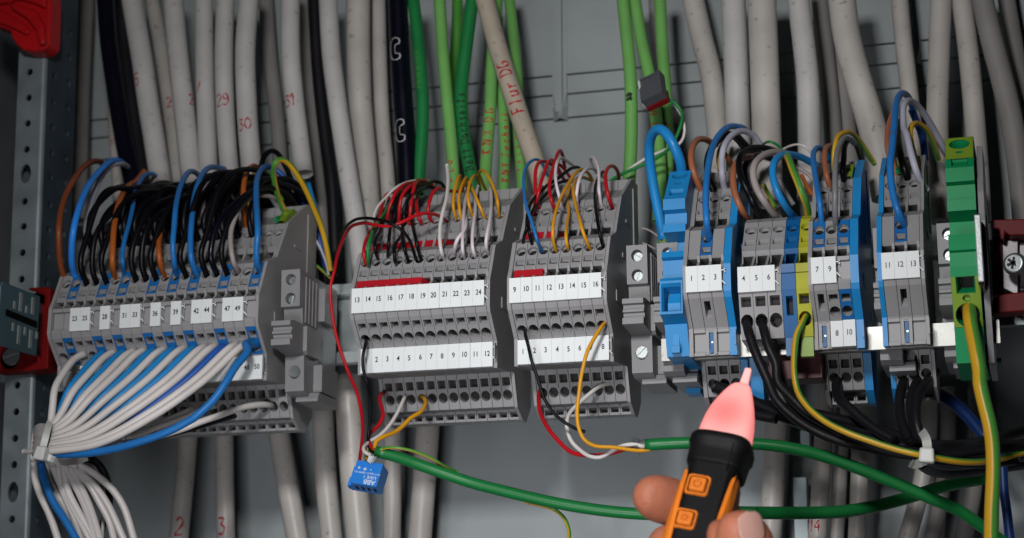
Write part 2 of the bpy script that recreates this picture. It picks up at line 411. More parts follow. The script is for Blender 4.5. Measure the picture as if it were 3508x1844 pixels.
# blocks on the right
xA = at(2375, 958, 0)[0]-.5*PITCH-.2
bA = terminal_strip('grey terminal strip with white marker 1 2 3 next to the big blue terminal', xA,
     [('h', 'b', 'b', 'h'), ('h', 'i', 's', 'h'), ('h', 'b', 'b', 'h')], rplate=BLUEP, rw=3.2)
mb = MB(); mb.prism([(44, -37), (50, -58), (64, -58), (64, -37)], 3*PITCH+3.3, 3*PITCH+9); mb.build('lower_plate', BLUEP, bA)
marker(bA, -.4, ['1', '2', '3'], -.4, ZF-.3, 11.4, PITCH)
xC = at(2804, 925, 0)[0]-.5*PITCH
bC = terminal_strip('grey terminal strip with white markers 7 9 and 8 10, blue plate at its right', xC,
     [('h', 'i', 's', 'h'), ('h', 'h', 'h', 'h'), ('h', 'i', 'i', 'h')], rplate=BLUEP, rw=3.6)
marker(bC, -.5, ['7'], 0, ZF, 11.4, PITCH, hooks=False, name='marker'); marker(bC, PITCH-.4, ['9'], 0, ZF, 11.4, PITCH, name='marker')
marker(bC, PITCH+.2, ['8'], 11.6, ZH+.2, 11.2, PITCH, hooks=False, name='marker'); marker(bC, 2*PITCH+.3, ['10'], 11.4, ZH+.3, 11.4, PITCH, hooks=False, name='marker')
xD = at(3044, 905, 0)[0]-.5*PITCH
bD = terminal_strip('grey terminal strip with white marker 11 12 13, blue plate at its left', xD,
     [('h', 'b', 'b', 'h'), ('h', 'i', 's', 'h'), ('h', 'b', 'b', 'h')], lplate=BLUEP, lw=2.2)
for k, t in enumerate(('11', '12', '13')): marker(bD, k*PITCH-.3, [t], 0, ZF, 11.4, PITCH, hooks=(k == 2), name='marker')
# blue indicator pins in lower channel of the slotted slices, pale cover plates beside them
for root, cols in ((bA, (2,)), (bC, (1,)), (bD, (2,))):
    for c in cols:
        xc = (c-.5)*PITCH; mb = MB()
        mb.prism([(12.6, -30.2), (12.6, -40.9), (15.5, -40.9), (15.5, -30.2)], xc-2.4, xc-1.0); mb.prism([(12.6, -30.2), (12.6, -40.9), (15.5, -40.9), (15.5, -30.2)], xc+1.0, xc+2.4)
        mb.box(xc-1, xc+1, 12.65, 15.4, -30.2, -29.6)
        mb.build('cover', GREY, root)
        mb = MB(); mb.box(xc-.75, xc+.75, 13.6, 15, -40.2, -31); mb.cyl((xc, 13.6, -39.4), (0, -1, 0), 1.05, 1.4, 16); mb.build('blue_pin', BLUED, root)
        mb = MB(); mb.cyl((xc+.3, 13.6, -35.4), (0, -1, 0), .45, .5, 10); mb.build('contact', SCREWM, root)

for root, c, w_ in ((blk1, 20, 1.0), (bC, 3, 1.0), (bD, 2, 1.0)):
    xc = (c-.5)*PITCH; seg = [(43.5, 49.0), (32.5, 40.2)]
    mb = MB(); slice_body(mb, PITCH-.5, seg, {0: [(.42, 'c', 2.1, 2.4, 2.5)]}, xc=xc, rest=False)
    mb.prism([(43.6, 49.1), (32.6, 40.3), (40, 38), (56, 49)], xc-PITCH/2+.3, xc-PITCH/2+.9); mb.prism([(43.6, 49.1), (32.6, 40.3), (40, 38), (56, 49)], xc+PITCH/2-.9, xc+PITCH/2-.3)
    mb.build('earth_insert', [LIMEP, HOLE_SHADE], root)
    mb = MB(); mb.obox((xc-1.6, 33.6, 41.6), (.9, 0, 0), (0, 1.6, 1.2), (0, -.6, .8)); mb.build('green_tab', TEALP, root)

# modular block B (4,5,6 + blue + yellow-green)
PB = [(36, 24.5), (30, 21.5), (17.6, 5.2), (18.5, 3.0), (31, 1.0), (31, -6.0), (15.5, -4.5), (5.5, -6.2), (4.8, -16.0), (5.2, -17.2), (9.5, -36.0), (60, -38.0), (66, -30), (66, 25)]
def bslice(w, mat, hb='h', lowkind='h'):
    mb = MB(); h = {1: [(.28, 'c', 2.7, 2.9, 2.8), (.70, 'sq', 2.2, 2.2, 2.9)]}
    if lowkind == 'h': h[9] = [(.16, 'sq', 2.2, 2.2, 5), (.60, 'c', 2.75, 3.2, 6)]
    else: h[9] = [(.30, 'sq', 1.5, 4.2, 6)]
    slice_body(mb, w, PB, h); mb.prism([PB[3], PB[4], PB[5], PB[6], (8, -6), (8.5, -4.5)], w/2-1.1, w/2-.03)
    mb.prism([(17.8, 3.0), (17, -.5), (9, -4.3), (9, -5.7), (30, -5.7), (30, 2.0)], -w/2+.03, -w/2+.6)
    me = mb.mesh('terminal', [mat, HOLE_SHADE]); fx(me); return me
xB = at(2200+880/2.708, 1220*.0+955, 3)[0]
bB = thing('terminal_strip', 'short grey, blue and yellow-green terminal strip with white marker 4 5 6', 'terminal block', (xB, 0, 0), 'terminal strips on the rail')
mg = bslice(6.0, GREY)
for k in range(3): link('terminal', mg, bB, ((k+.5)*6.2, 0, 0))
tb = link('terminal', bslice(6.0, BLUED, lowkind='s'), bB, (3.5*6.2, 0, 0)); tag(tb, 'blue terminal')
ty = link('terminal', bslice(6.0, YELP), bB, (4.5*6.2, 0, 0)); tag(ty, 'yellow-green terminal')
mb = MB(); 
for k in (0, 1): mb.box(3.05*6.2+k*6.2, 3.95*6.2+k*6.2, 3.6, 8, -9.6, -5.8)
mb.build('cover', LIMEP, bB) if False else None
for k, m_ in ((3, BLUED), (4, YELP)):
    mb = MB(); mb.box(k*6.2+.2, k*6.2+6, 4.2, 9, -8.8, -5.0); mb.box(k*6.2+.9, k*6.2+5.4, 5.3, 9, -15.4, -8.8); mb.build('latch', m_, bB)
mb = MB(); mb.box(3*6.2+.5, 3*6.2+5.6, 9.2, 13, -44, -36.2); mb.cyl((3*6.2+3.6, 9.3, -41), (0, -1, 0), 1.0, .6, 14); mb.build('blue_foot', BLUED, bB)
mb = MB(); mb.box(4*6.2+.3, 4*6.2+5.9, 9.8, 14, -44.5, -36.2); mb.build('lime_foot', LIMEP, bB)
marker(bB, .2, ['4', '5', '6'], 3.4, -10.9, 11.2, 5.35)
mb = MB(); mb.box(9, 31.5, 30, 45, -50, -38.5); mb.build('rear_foot', C('maroon_foot', (.10, .03, .035), .5), bB)

# big blue neutral terminal and big green/yellow earth terminal
def big_terminal(name, label, xa, xb, prof, holes, mats, extra=None, group='large single terminals'):
    root = thing(name, label, 'terminal', ((xa+xb)/2, 0, 0), group)
    w_ = xb-xa; mb = MB(); slice_body(mb, w_, prof, holes, only=None); me = mb.mesh('body', [mats, HOLE_SHADE]); fx(me); link('body', me, root)
    return root, w_
PN = [(33, 49), (28, 47.5), (12.2, 30.2), (10.2, 29.6), (10.0, 24.6), (13.6, 23.6), (13.6, 18.4), (9.8, 17.8), (9.4, 14.2), (21, 12.2), (21, 4.0), (5.6, 4.4), (4.2, 1.4), (6.8, .6), (6.8, -7.6), (1, -8.6), (-.6, -10.2), (-1.2, -25.0), (8.2, -27.6), (12.6, -41.0), (50, -42), (68, -30), (68, 49)]
rN, wN = big_terminal('blue_terminal', 'large bright blue terminal taking the thick blue cable', at(*Z(2200, 800, 2.708)(168, 600), 0)[0], at(*Z(2200, 800, 2.708)(378, 600), 0)[0], PN,
    {1: [(.17, 'c', 3.6, 2.9, 12), (.45, 'c', 1.5, 1.2, 5), (.76, 'sq', 3.1, 2.6, 9)], 16: [(.5, 'sq', 4.3, 6.3, 9)]}, BLUEP)
mb = MB(); mb.box(-1.6, 1.2, 9.6, 12, -39, -29); mb.box(-2.0, 1.6, 7.6, 10.5, -40.2, -37.4); mb.build('latch', BLUEP, rN)
mb = MB(); mb.prism([(6, -17), (4.6, -19), (4.6, -24), (8, -24), (8, -14)], -2.6, 3.8); mb.build('lever', BLUEP, rN)
mb = MB(); mb.box(-7.5, 3.2, 50, 66, -43.5, -35); mb.box(-4, 2.6, 50, 60, -50.5, -47.2); mb.box(-1, 2.4, 51, 58, -47.4, -43.2); mb.build('foot', BLUEP, rN)
PP = [(33, 54), (28, 52.5), (11.5, 34), (9.5, 33.4), (9.2, 27.2), (12.6, 26.4), (12.6, 19.4), (8.6, 19.0), (8.6, 14.2), (19, 12.0), (19, 2.2), (2.0, 2.2), (1.0, -4.8), (3.0, -5.4), (3.0, -12.0), (1.0, -12.4), (.6, -16.2), (9.8, -36), (13.8, -50.2), (50, -51), (68, -40), (68, 54)]
XP = Z(2750, 400, 2.708)
rP, wP = big_terminal('earth_terminal', 'large green and lime earth terminal taking the thick striped cable', at(*XP(1335, 900), 0)[0], at(*XP(1606, 900), 0)[0], PP,
    {1: [(.22, 'c', 4.4, 4.1, 13), (.50, 'c', 1.6, 1.2, 5), (.80, 'sq', 3.5, 3.2, 8)], 16: [(.17, 'sq', 3.9, 3.6, 10), (.43, 'c', 1.7, 1.6, 5), (.76, 'c', 5.0, 5.2, 14)]}, TEALP)
# lime faces of the earth terminal: thin moulded faces 0.2 mm proud with the same holes
mb = MB(); xs = wP-.1
def offs(p, q, d):
    p = np.array(p, float); q = np.array(q, float); t = (q-p)/np.linalg.norm(q-p); n_ = np.array([t[1], -t[0]]);
    if n_[0] > 0: n_ = -n_
    return tuple(p+n_*d), tuple(q+n_*d)
def sub(p, q, a, b): p = np.array(p); q = np.array(q); return tuple(p+(q-p)*a), tuple(p+(q-p)*b)
a, b = offs(PP[1], PP[2], .25); a, b = sub(a, b, .02, .72)
slice_body(mb, wP-.3, [a, b], {0: [(.31, 'c', 4.4, 4.1, 1), (.69, 'c', 1.6, 1.2, 1)]}, walls=False, rest=False)
ps = [a, b]
o = mb.build('lime_face', LIMEP, rP)
mb = MB(); a, b = offs(PP[16], PP[17], .25); a, b = sub(a, b, .0, .98)
slice_body(mb, wP-.3, [a, b], {0: [(.17, 'sq', 3.9, 3.6, 1), (.43, 'c', 1.7, 1.6, 1), (.77, 'c', 5.0, 5.2, 1)]}, walls=False, rest=False)
mb.build('lime_face', LIMEP, rP)
mb = MB(); a0, b0 = PP[16], PP[17]; mb.obox((0, 8.8, -24.0), (3.3, 0, 0), (0, 2.2, .6), (0, -1.1, 2.0), taper=.7); mb.build('clamp_lever', LIMEP, rP)
# grey cover plate right of the earth terminal
xpl = at(*XP(1640, 700), 0)[0]
PE_ = [(44, 50.5), (33, 49.5), (9, 22), (4, 8), (4, -14), (13, -36), (17, -50), (60, -50), (60, 52)]
mb = MB(org=(xpl, 0, 0)); mb.prism([(y, z) for y, z in PE_], xpl-1.0, xpl+1.4); mb.box(xpl+1.3, xpl+1.7, 26, 27, -10, 16)
tag(mb.build('cover_plate', GREY), 'thin grey cover plate standing right of the green earth terminal', 'cover plate')

# ------------------------------------------------------------------ screws and end stops
def screw(mbh, mbs, c, ax, r, ang=0.6, h=1.2):
    ax = np.array(ax, float); ax /= np.linalg.norm(ax); c = np.array(c, float)
    mbh.cyl(c, ax, r, h*.55, 22)
    t = np.cross(ax, (0, 0, 1.)); t /= np.linalg.norm(t); s_ = np.cross(ax, t)
    d = t*math.cos(ang)+s_*math.sin(ang); e = np.cross(ax, d); g = r*.17
    for sg in (-1, 1):
        pts = []
        a0 = math.asin(g/r)
        for k in range(13):
            a_ = a0+(math.pi-2*a0)*k/12; pts.append((math.cos(a_)*r*.98, math.sin(a_)*r*.98))
        lo = [mbh.vert(c+d*p*1+e*q*sg+ax*h*.55) for p, q in pts]; hi = [mbh.vert(c+d*p*.93+e*(g+(q-g)*.9)*sg+ax*h) for p, q in pts]
        n = len(pts)
        for i in range(n): j = (i+1) % n; mbh.faces([lo[i], lo[j], hi[j], hi[i]])
        mbh.faces(hi)
PS = [(21, 12.5), (20, 12.3), (20.5, -5.4), (24, -5.6), (25, -13.2), (15, -13.4), (9.8, -14.4), (9.8, -16.6), (12, -17), (12.4, -18.6), (11, -19), (11, -20.2), (12.6, -20.6), (12.8, -22.6), (10, -23), (10, -25.8), (28, -27.2), (27.5, -28), (28.5, -44.2), (33, -45.6), (66, -45), (68, -30), (68, 12.5)]
def end_stop(label, xl, dark=False, angs=(.5, 1.9, .8), upper=True):
    root = thing('end_stop', label, 'end stop', (xl+4.7, 0, 0), 'screwed end stops on the rail')
    mb = MB(); slice_body(mb, 9.4, PS, {1: [(.27, 'c', 2.6, 2.75, 4.5), (.78, 'c', 2.6, 2.75, 4.5)], 17: [(.45, 'c', 3.0, 3.1, 1.2)]})
    mb.prism([(26, -25.9), (28.3, -27.3), (44, -27), (44, -14), (26, -14)], 4.6, 6.6)
    for k in range(4): mb.box(4.8, 5.3+.0, 27+k*4.2, 29+k*4.2, -12, 10)
    mb.prism([(36, -44), (34, -47), (34, -48.3), (60, -48.3), (60, -44)], -1.5, 9.5)
    mb.box(4.6, 9, 40, 60, -43, -30); mb.box(4.6, 8, 44, 60, -8, 8)
    me = mb.mesh('body', [GREYD, HOLE_SHADE]); fx(me); link('body', me, root)
    for (cy, cz, r, a) in ((24.2, 7.4, 2.3, angs[0]), (24.2, -1.6, 2.3, angs[1]), (28.3, -35.2, 2.85, angs[2])):
        m2 = MB(); screw(m2, None, (.2, cy, cz), (0, -1, 0), r, a, 1.5); m2.build('screw', SCREWM, root)
    return root
s1 = end_stop('grey end stop with three slotted screws right of the long left strip', at(963, 985, 20)[0], angs=(2.3, 1.4, 2.6))
s3 = end_stop('grey end stop with slotted screws right of the strip marked 16', at(2172-27, 930, 20)[0]+.2, angs=(2.6, 1.2, .75))
s4 = end_stop('dark grey end stop half hidden behind the big blue terminal', at(2251, 900, 20)[0], angs=(.3, 2, 1))
s5 = end_stop('grey end stop in the shadow between the strips marked 10 and 11', at(2992, 850, 20)[0], angs=(2.0, .7, 1))
s6 = end_stop('grey end stop between the strip marked 13 and the green earth terminal', at(3212, 850, 20)[0], angs=(.45, .6, 1))

# plated busbar and carrier
yb = 23
mb = MB(org=(0, yb, -36)); xa, xb = at(2266, 1200, yb)[0], at(3425, 1140, yb)[0]
zt, zbm = at(2300, 1160, yb)[2], at(2300, 1236, yb)[2]
mb.box(xa, xb, yb, yb+3, zbm, zt)
tag(mb.build('busbar', PLATE), 'bright plated busbar strip running low behind the right-hand terminals', 'busbar')

# ------------------------------------------------------------------ tubes (cables and wires)
def catmull(P, step):
    P = [np.asarray(p, float) for p in P]
    Q = [2*P[0]-P[1]]+P+[2*P[-1]-P[-2]]; out = []
    for i in range(1, len(Q)-2):
        p0, p1, p2, p3 = Q[i-1:i+3]; n = max(2, int(np.linalg.norm(p2-p1)/step))
        # centripetal-ish tension
        for k in range(n):
            t = k/n
            out.append(.5*((2*p1)+(-p0+p2)*t+(2*p0-5*p1+4*p2-p3)*t*t+(-p0+3*p1-3*p2+p3)*t**3))
    out.append(P[-1]); return np.array(out)
def tube_mb(path, r, n=10, org=(0, 0, 0), twist=0.0, rf=None, capr=True):
    mb = MB(org); path = np.asarray(path, float); N = len(path)
    T = np.gradient(path, axis=0); T /= np.linalg.norm(T, axis=1)[:, None]
    rings = []; uvs = []
    mb.uv = {}
    uvl = []
    L = 0
    for i in range(N):
        t = T[i]; view = path[i]-CAM; view = view/np.linalg.norm(view)
        if i == 0:
            s_ = np.cross(t, view); s_ /= np.linalg.norm(s_)
        else:
            s_ = s_-t*np.dot(s_, t); s_ /= np.linalg.norm(s_)
            L += np.linalg.norm(path[i]-path[i-1])
        nn = np.cross(s_, t)
        rr = r if rf is None else r*rf(i/(N-1))
        ring = []
        for k in range(n+1):
            a = 2*math.pi*k/n+twist*L
            ring.append(mb.vert(path[i]+rr*(s_*math.cos(a)+nn*math.sin(a)))); uvl.append((k/n, L*.02))
        rings.append(ring)
    for a, b in zip(rings, rings[1:]):
        for k in range(n): mb.faces([a[k], a[k+1], b[k+1], b[k]])
    if capr: mb.faces(rings[0][:n]); mb.faces(rings[-1][:n][::-1])
    mb.uv = uvl
    return mb
PATHS = {}
def tube(name, path, r, mat, label=None, cat=None, group=None, parent=None, n=10, twist=0.0, rf=None, org=None):
    org = path[len(path)//2] if org is None else org
    mb = tube_mb(path, r, n, org, twist, rf)
    me = mb.mesh(name, mat, smooth=True)
    o = link(name, me, parent, org if parent is None else (0, 0, 0))
    return tag(o, label, cat, group)
def interp(dep, n):
    xs = np.linspace(0, 1, len(dep)); return np.interp(np.linspace(0, 1, n), xs, dep)
def W(zf, s, wpx, col, dep, label, name='wire', cat='wire', group=None, step=1.6, n=10, twist=0.0):
    pts = [tuple(float(a) for a in q.split(',')) for q in s.split()]
    ys = interp(dep, len(pts)); P = [at(*zf(x, y), yy) for (x, y), yy in zip(pts, ys)]
    path = catmull(P, step); r = px2mm(wpx*(zf(1, 0)[0]-zf(0, 0)[0])*(1.1 if zf is not ID and wpx < 90 else 1), path[len(path)//2])/2
    mat = CC[col] if (col in CC and (cat == 'cable' or col not in WC)) else WC[col]
    o = tube(name, path, r, mat, label, cat, group, n=n, twist=twist); PATHS[o.name] = (path, r, o); return o
ID = Z(0, 0, 1)
def MW(parts, w_src, *a, **k):
    out = []
    for zf, st in parts:
        for q in st.split():
            x, y = q.split(','); u, v = zf(float(x), float(y)); out.append('%.2f,%.2f' % (u, v))
    return W(ID, ' '.join(out), w_src, *a, **k)
A0 = Z(0, 0, 2.2567)
# thick cables: (points centre px, width px, colour, depth, label)
def cab(s, wpx, col, dep, label, zf=ID, group=None): return W(zf, s, wpx, col, dep, label, 'cable', 'cable', group, step=6, n=18)
GU = 'thick sheathed cables coming down from above'
c_navy = cab('360,-60 363,0 372,133 395,300 425,480 455,620 470,720', 62, 'navy', [100, 90], 'glossy dark navy cable, leftmost thick cable beside the metal profile', group=GU)
c_blk = cab('412,-60 415,0 428,180 448,330 472,500 495,620 505,760', 62, 'black', [118, 100], 'matt black cable right behind the glossy navy cable', group=GU)
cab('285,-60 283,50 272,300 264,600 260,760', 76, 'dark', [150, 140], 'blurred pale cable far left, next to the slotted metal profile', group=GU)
c11 = cab('388,300 392,400 402,580 410,700', 44, 'grey', [150, 130], 'short pale cable showing low behind the navy cable with red marks', group=GU)
c5 = cab('446,-60 452,0 486,200 508,354 532,500 552,635', 74, 'white', [95, 85], 'white cable with a red 5, first white one right of the black cable', group=GU)
c2 = cab('515,-60 520,0 545,133 566,266 580,363 598,500 606,640', 52, 'grey', [135, 115], 'thinner grey cable marked with a red 2, behind the one marked 5', group=GU)
c28 = cab('588,-60 593,0 609,177 629,354 645,500 660,640', 72, 'white', [100, 88], 'white cable with half a red 2 on its right edge', group=GU)
c4 = cab('697,-60 698,0 702,266 709,450 716,640', 64, 'white', [102, 90], 'straight white cable left of the one marked 29', group=GU)
c29 = cab('774,-60 772,0 767,177 771,354 778,480 790,630', 64, 'white', [98, 88], 'white cable marked twenty-nine in red, narrowest of the evenly spaced ones', group=GU)
c30 = cab('855,-60 852,0 840,177 845,354 853,480 868,640', 70, 'white', [96, 86], 'white cable marked thirty in red, bowed to the left', group=GU)
c31 = cab('992,-60 994,0 995,177 1010,354 1028,500 1040,598', 66, 'white', [96, 86], 'white cable marked 31 in red, ending in coloured cores', group=GU)
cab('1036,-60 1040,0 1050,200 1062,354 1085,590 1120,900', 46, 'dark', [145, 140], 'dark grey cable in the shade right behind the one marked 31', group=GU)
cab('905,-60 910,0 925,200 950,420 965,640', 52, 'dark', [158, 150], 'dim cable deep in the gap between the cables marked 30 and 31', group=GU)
cab('1070,-60 1075,0 1090,250 1118,500 1138,640 1150,900', 44, 'black', [140, 130], 'black cable in the gap left of a long curved white cable', group=GU)
cab('1122,-60 1124,0 1134,177 1156,354 1190,580 1213,720 1232,860 1240,960', 66, 'white', [100, 92, 85], 'long white cable curving down behind the red looping wires', group=GU)
cab('1227,-60 1227,0 1227,177 1233,354 1245,500 1256,640 1262,800', 84, 'grey', [118, 112], 'wide cream cable left of the slimmer blurred one', group=GU)
cab('1290,-60 1291,0 1299,266 1308,443 1322,594 1332,760', 58, 'grey', [140, 130], 'blurred grey cable left of the black cable with white telephone marks', group=GU)
cph = cab('1362,-60 1363,0 1370,177 1381,354 1391,500 1398,740', 68, 'navy', [95, 90], 'black cable printed with white telephone receivers', group=GU)
cdg = cab('1408,-60 1416,0 1432,133 1447,310 1447,443 1436,594 1430,740', 43, 'dkgreen', [100, 90], 'dark green cable right of the black telephone cable', group=GU)
ceg = cab('1503,-60 1506,0 1517,177 1533,354 1542,443 1553,594 1558,760', 42, 'lgreen', [90, 82], 'light green cable marked EG in red, left of the one marked Bett', group=GU)
cab('1568,-60 1567,0 1565,100 1556,220 1550,340 1548,600', 37, 'mgreen', [125, 125], 'olive green cable passing behind the green cables', group=GU)
cbt = cab('1630,-60 1618,0 1600,133 1583,266 1579,354 1592,487 1613,594 1640,760', 46, 'dkgreen', [98, 88], 'dark green cable with black handwriting down its length', group=GU)
ckd = cab('1706,-60 1700,40 1692,120 1684,240 1680,370 1670,487 1663,594 1658,760', 42, 'lgreen', [112, 92], 'light green cable marked KNX DG in red', group=GU)
ckt = cab('1704,60 1708,200 1716,300 1724,400 1728,487 1727,594 1722,760', 38, 'lgreen', [118, 96], 'light green cable marked KNX Technik in red', group=GU)
cfl = cab('1640,-60 1661,0 1709,177 1766,354 1795,443 1838,567 1870,690', 66, 'beige', [85, 78], 'slanting beige cable marked Flur DG in red', group=GU)
ckv = cab('1736,-60 1745,0 1760,133 1772,266 1774,420 1785,594 1792,760', 38, 'lgreen', [120, 105], 'light green cable passing behind the slanting beige one', group=GU)
cg1 = cab('2128,-60 2134,0 2148,133 2160,266 2163,443 2157,594 2148,720', 44, 'lgreen', [100, 92], 'light green cable with a black scribble, left of the small grey connector', group=GU)
cg2 = cab('2165,-60 2175,0 2196,133 2221,244 2242,360 2255,480 2262,600 2255,760', 43, 'lgreen', [104, 94], 'slanting light green cable passing behind the small grey connector', group=GU)
cg3 = cab('2259,-60 2261,0 2270,177 2280,310 2285,443 2285,594 2275,900', 43, 'lgreen', [112, 104], 'light green cable just right of the small grey connector', group=GU)
cab('2240,-60 2245,100 2262,300 2300,500 2320,700', 40, 'dark', [165, 160], 'thin grey conduit line in the shade between green and white cables', group=GU)
cab('2360,-60 2375,0 2405,133 2438,266 2458,443 2470,660', 76, 'grey', [135, 125], 'grey blurred cable bending left of two straight thick cables', group=GU)
cab('2510,-60 2512,0 2520,177 2528,443 2532,660', 86, 'white', [108, 98], 'straight thick white cable left of the spotted beige one', group=GU)
cab('2608,-60 2610,0 2620,266 2627,487 2630,700', 100, 'grey', [102, 92], 'thickest upright cream cable with small dark spots', group=GU)
cab('2730,-60 2735,0 2757,177 2769,310 2773,500 2770,680', 78, 'white', [104, 96], 'thick pale cable right of the spotted one', group=GU)
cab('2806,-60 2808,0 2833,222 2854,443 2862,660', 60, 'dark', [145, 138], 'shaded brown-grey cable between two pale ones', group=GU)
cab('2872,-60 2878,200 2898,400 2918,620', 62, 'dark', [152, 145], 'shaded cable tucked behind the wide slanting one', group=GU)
cab('2876,-60 2884,0 2902,133 2937,266 2977,399 3012,540 3035,680', 96, 'grey', [100, 90], 'wide slanting cream cable right of the middle of the right half', group=GU)
cab('3078,-60 3082,0 3094,133 3110,266 3118,340 3132,480 3145,660', 60, 'grey', [140, 125], 'slim blurred cable behind the tall blue looping wire', group=GU)
cab('3224,-60 3223,0 3217,177 3211,399 3215,560 3225,760', 74, 'grey', [128, 118], 'upright cable left of the green earth terminal', group=GU)
cab('3285,-60 3294,0 3317,177 3334,354 3350,560 3360,760', 70, 'grey', [132, 122], 'upright cable right above the green earth terminal', group=GU)
cab('3355,-60 3366,0 3396,133 3431,266 3462,399 3492,594 3510,800 3520,1000', 76, 'dark', [120, 112], 'dim slanting cable near the right edge', group=GU)
cab('3440,-60 3448,0 3478,180 3515,400 3545,640', 60, 'dark', [155, 150], 'dark cable cut by the right edge of the picture', group=GU)
GB = 'thick sheathed cables running down below the terminals'
b2_ = cab('650,1360 645,1480 630,1660 612,1844 606,1920', 66, 'grey', [140, 140], 'lower cable marked with a red two, nearest the fanned white wires', group=GB)
b3_ = cab('770,1360 768,1480 770,1660 774,1844 776,1920', 62, 'grey', [146, 142], 'lower cable marked with a red 3', group=GB)
cab('945,1360 955,1480 985,1660 1018,1844 1030,1920', 74, 'grey', [140, 138], 'lower cable slanting right of the one marked 3', group=GB)
cab('1105,1300 1108,1480 1118,1660 1136,1844 1140,1920', 74, 'grey', [142, 138], 'lower cable left of the blue bus connector', group=GB)
b4 = cab('1190,1290 1200,1480 1213,1650 1232,1844 1240,1920', 92, 'grey', [120, 118], 'thick lower cable behind the blue bus connector', group=GB)
cab('1350,1380 1346,1500 1344,1700 1342,1844 1341,1920', 62, 'grey', [140, 138], 'lower cable directly right of the blue bus connector', group=GB)
cab('1470,1380 1463,1500 1452,1660 1438,1844 1432,1920', 80, 'grey', [146, 142], 'lower cable below the middle strip, rightmost of its bunch', group=GB)
cab('2664,1330 2660,1480 2650,1660 2636,1844 2632,1920', 78, 'grey', [140, 138], 'lower cable right of the voltage tester', group=GB)
b14 = cab('2830,1300 2822,1480 2812,1660 2800,1844 2796,1920', 64, 'grey', [138, 136], 'lower cable with a red 14 at the bottom edge', group=GB)
cab('2885,1300 2882,1480 2876,1660 2866,1844 2862,1920', 50, 'grey', [150, 148], 'slim lower cable right of the one marked 14', group=GB)
cab('2952,1300 2948,1480 2944,1660 2936,1844 2934,1920', 62, 'grey', [138, 136], 'lower cable crossing behind both green cables', group=GB)
cab('3178,1330 3180,1440 3168,1600 3135,1750 3108,1844 3090,1920', 62, 'grey', [132, 130], 'lower cable behind the striped earth cable, left one', group=GB)
cab('3245,1330 3250,1460 3240,1600 3215,1750 3195,1844 3180,1920', 54, 'dark', [140, 138], 'lower cable behind the striped earth cable, right one', group=GB)
cab('3345,1330 3350,1500 3330,1700 3300,1844 3290,1920', 60, 'dark', [145, 140], 'dim lower cable beneath the dark blue one', group=GB)
for (uu, v0, v1, ww, lb) in ((2742, 1640, 1900, 44, 'pale blue cable trunking cover low between the lower cables'), (2760, 1480, 1560, 30, 'small pale trunking lid above the longer pale cover'),):
    p = at(uu, v0, 160); q = at(uu-14, v1, 160); mb = MB(org=p)
    hw = px2mm(ww, p)/2; mb.box(p[0]-hw, p[0]+hw, 156, 166, q[2], p[2])
    tag(mb.build('trunking_cover', C('pale_cover', (.50, .60, .63), .5)), lb, 'cover')

# handwriting -----------------------------------------------------
GL = {
'0': ['.5,1 .15,.7 .15,.3 .5,0 .85,.3 .85,.7 .5,1'], '1': ['.2,.7 .55,1 .55,0'], '2': ['.15,.8 .5,1 .8,.75 .5,.35 .15,0 .85,.05'],
'3': ['.15,.95 .75,.9 .45,.6 .8,.35 .5,0 .1,.1'], '4': ['.6,1 .1,.4 .85,.4', '.6,.7 .6,0'], '5': ['.85,1 .3,1 .2,.6 .7,.55 .7,.1 .2,0'],
'6': ['.7,1 .3,.6 .2,.2 .5,0 .8,.25 .5,.5 .25,.35'], '8': ['.5,.5 .2,.75 .5,1 .8,.75 .2,.25 .5,0 .8,.25 .5,.5'], '9': ['.8,.75 .45,1 .15,.75 .45,.5 .8,.75 .75,.3 .4,0 .15,.1'],
'F': ['.2,0 .2,1', '.1,1 .9,1', '.1,.5 .7,.55'], 'l': ['.5,1 .4,0 .6,0'], 'u': ['.15,.6 .2,.05 .6,.05 .75,.6 .8,0'], 'r': ['.2,.6 .3,0', '.3,.35 .6,.6 .8,.5'],
'D': ['.2,0 .2,1', '.05,1 .6,.95 .9,.5 .6,.05 .1,0'], 'G': ['.85,.85 .5,1 .15,.6 .25,.1 .7,.05 .8,.45 .5,.45'], 'K': ['.2,1 .2,0', '.85,1 .25,.45 .85,0'], 'N': ['.15,0 .2,1 .8,0 .85,1'],
'X': ['.1,1 .9,0', '.85,1 .15,0'], 'T': ['.05,1 .95,1', '.5,1 .45,0'], 'e': ['.15,.3 .8,.35 .5,.6 .15,.3 .4,0 .8,.1'], 'c': ['.8,.5 .4,.6 .2,.2 .6,0 .85,.1'], 'h': ['.2,1 .2,0', '.2,.4 .6,.6 .75,0'],
'n': ['.2,.6 .2,0', '.2,.4 .6,.6 .75,0'], 'i': ['.5,.6 .5,0', '.5,.85 .52,.9'], 'k': ['.2,1 .2,0', '.7,.6 .25,.3 .75,0'], 'B': ['.2,0 .2,1 .7,.85 .6,.55 .2,.5', '.6,.52 .85,.25 .2,0'],
't': ['.5,1 .45,.05 .7,0', '.2,.7 .8,.7'], 'a': ['.75,.55 .3,.6 .2,.15 .5,0 .75,.4 .8,0'], 's': ['.8,.55 .4,.6 .3,.4 .7,.25 .5,0 .15,.05'], 'o': ['.5,.6 .2,.3 .5,0 .8,.3 .5,.6'], 'v': ['.15,.6 .45,0 .85,.6'],
'E': ['.8,1 .2,1 .2,0 .85,0', '.2,.5 .7,.5'], ' ': [], '#': ['.1,.9 .9,.6 .2,.5 .9,.3 .1,.2 .8,.05', '.5,.95 .2,.4 .8,.1'], '/': ['.8,1 .2,0'],
}
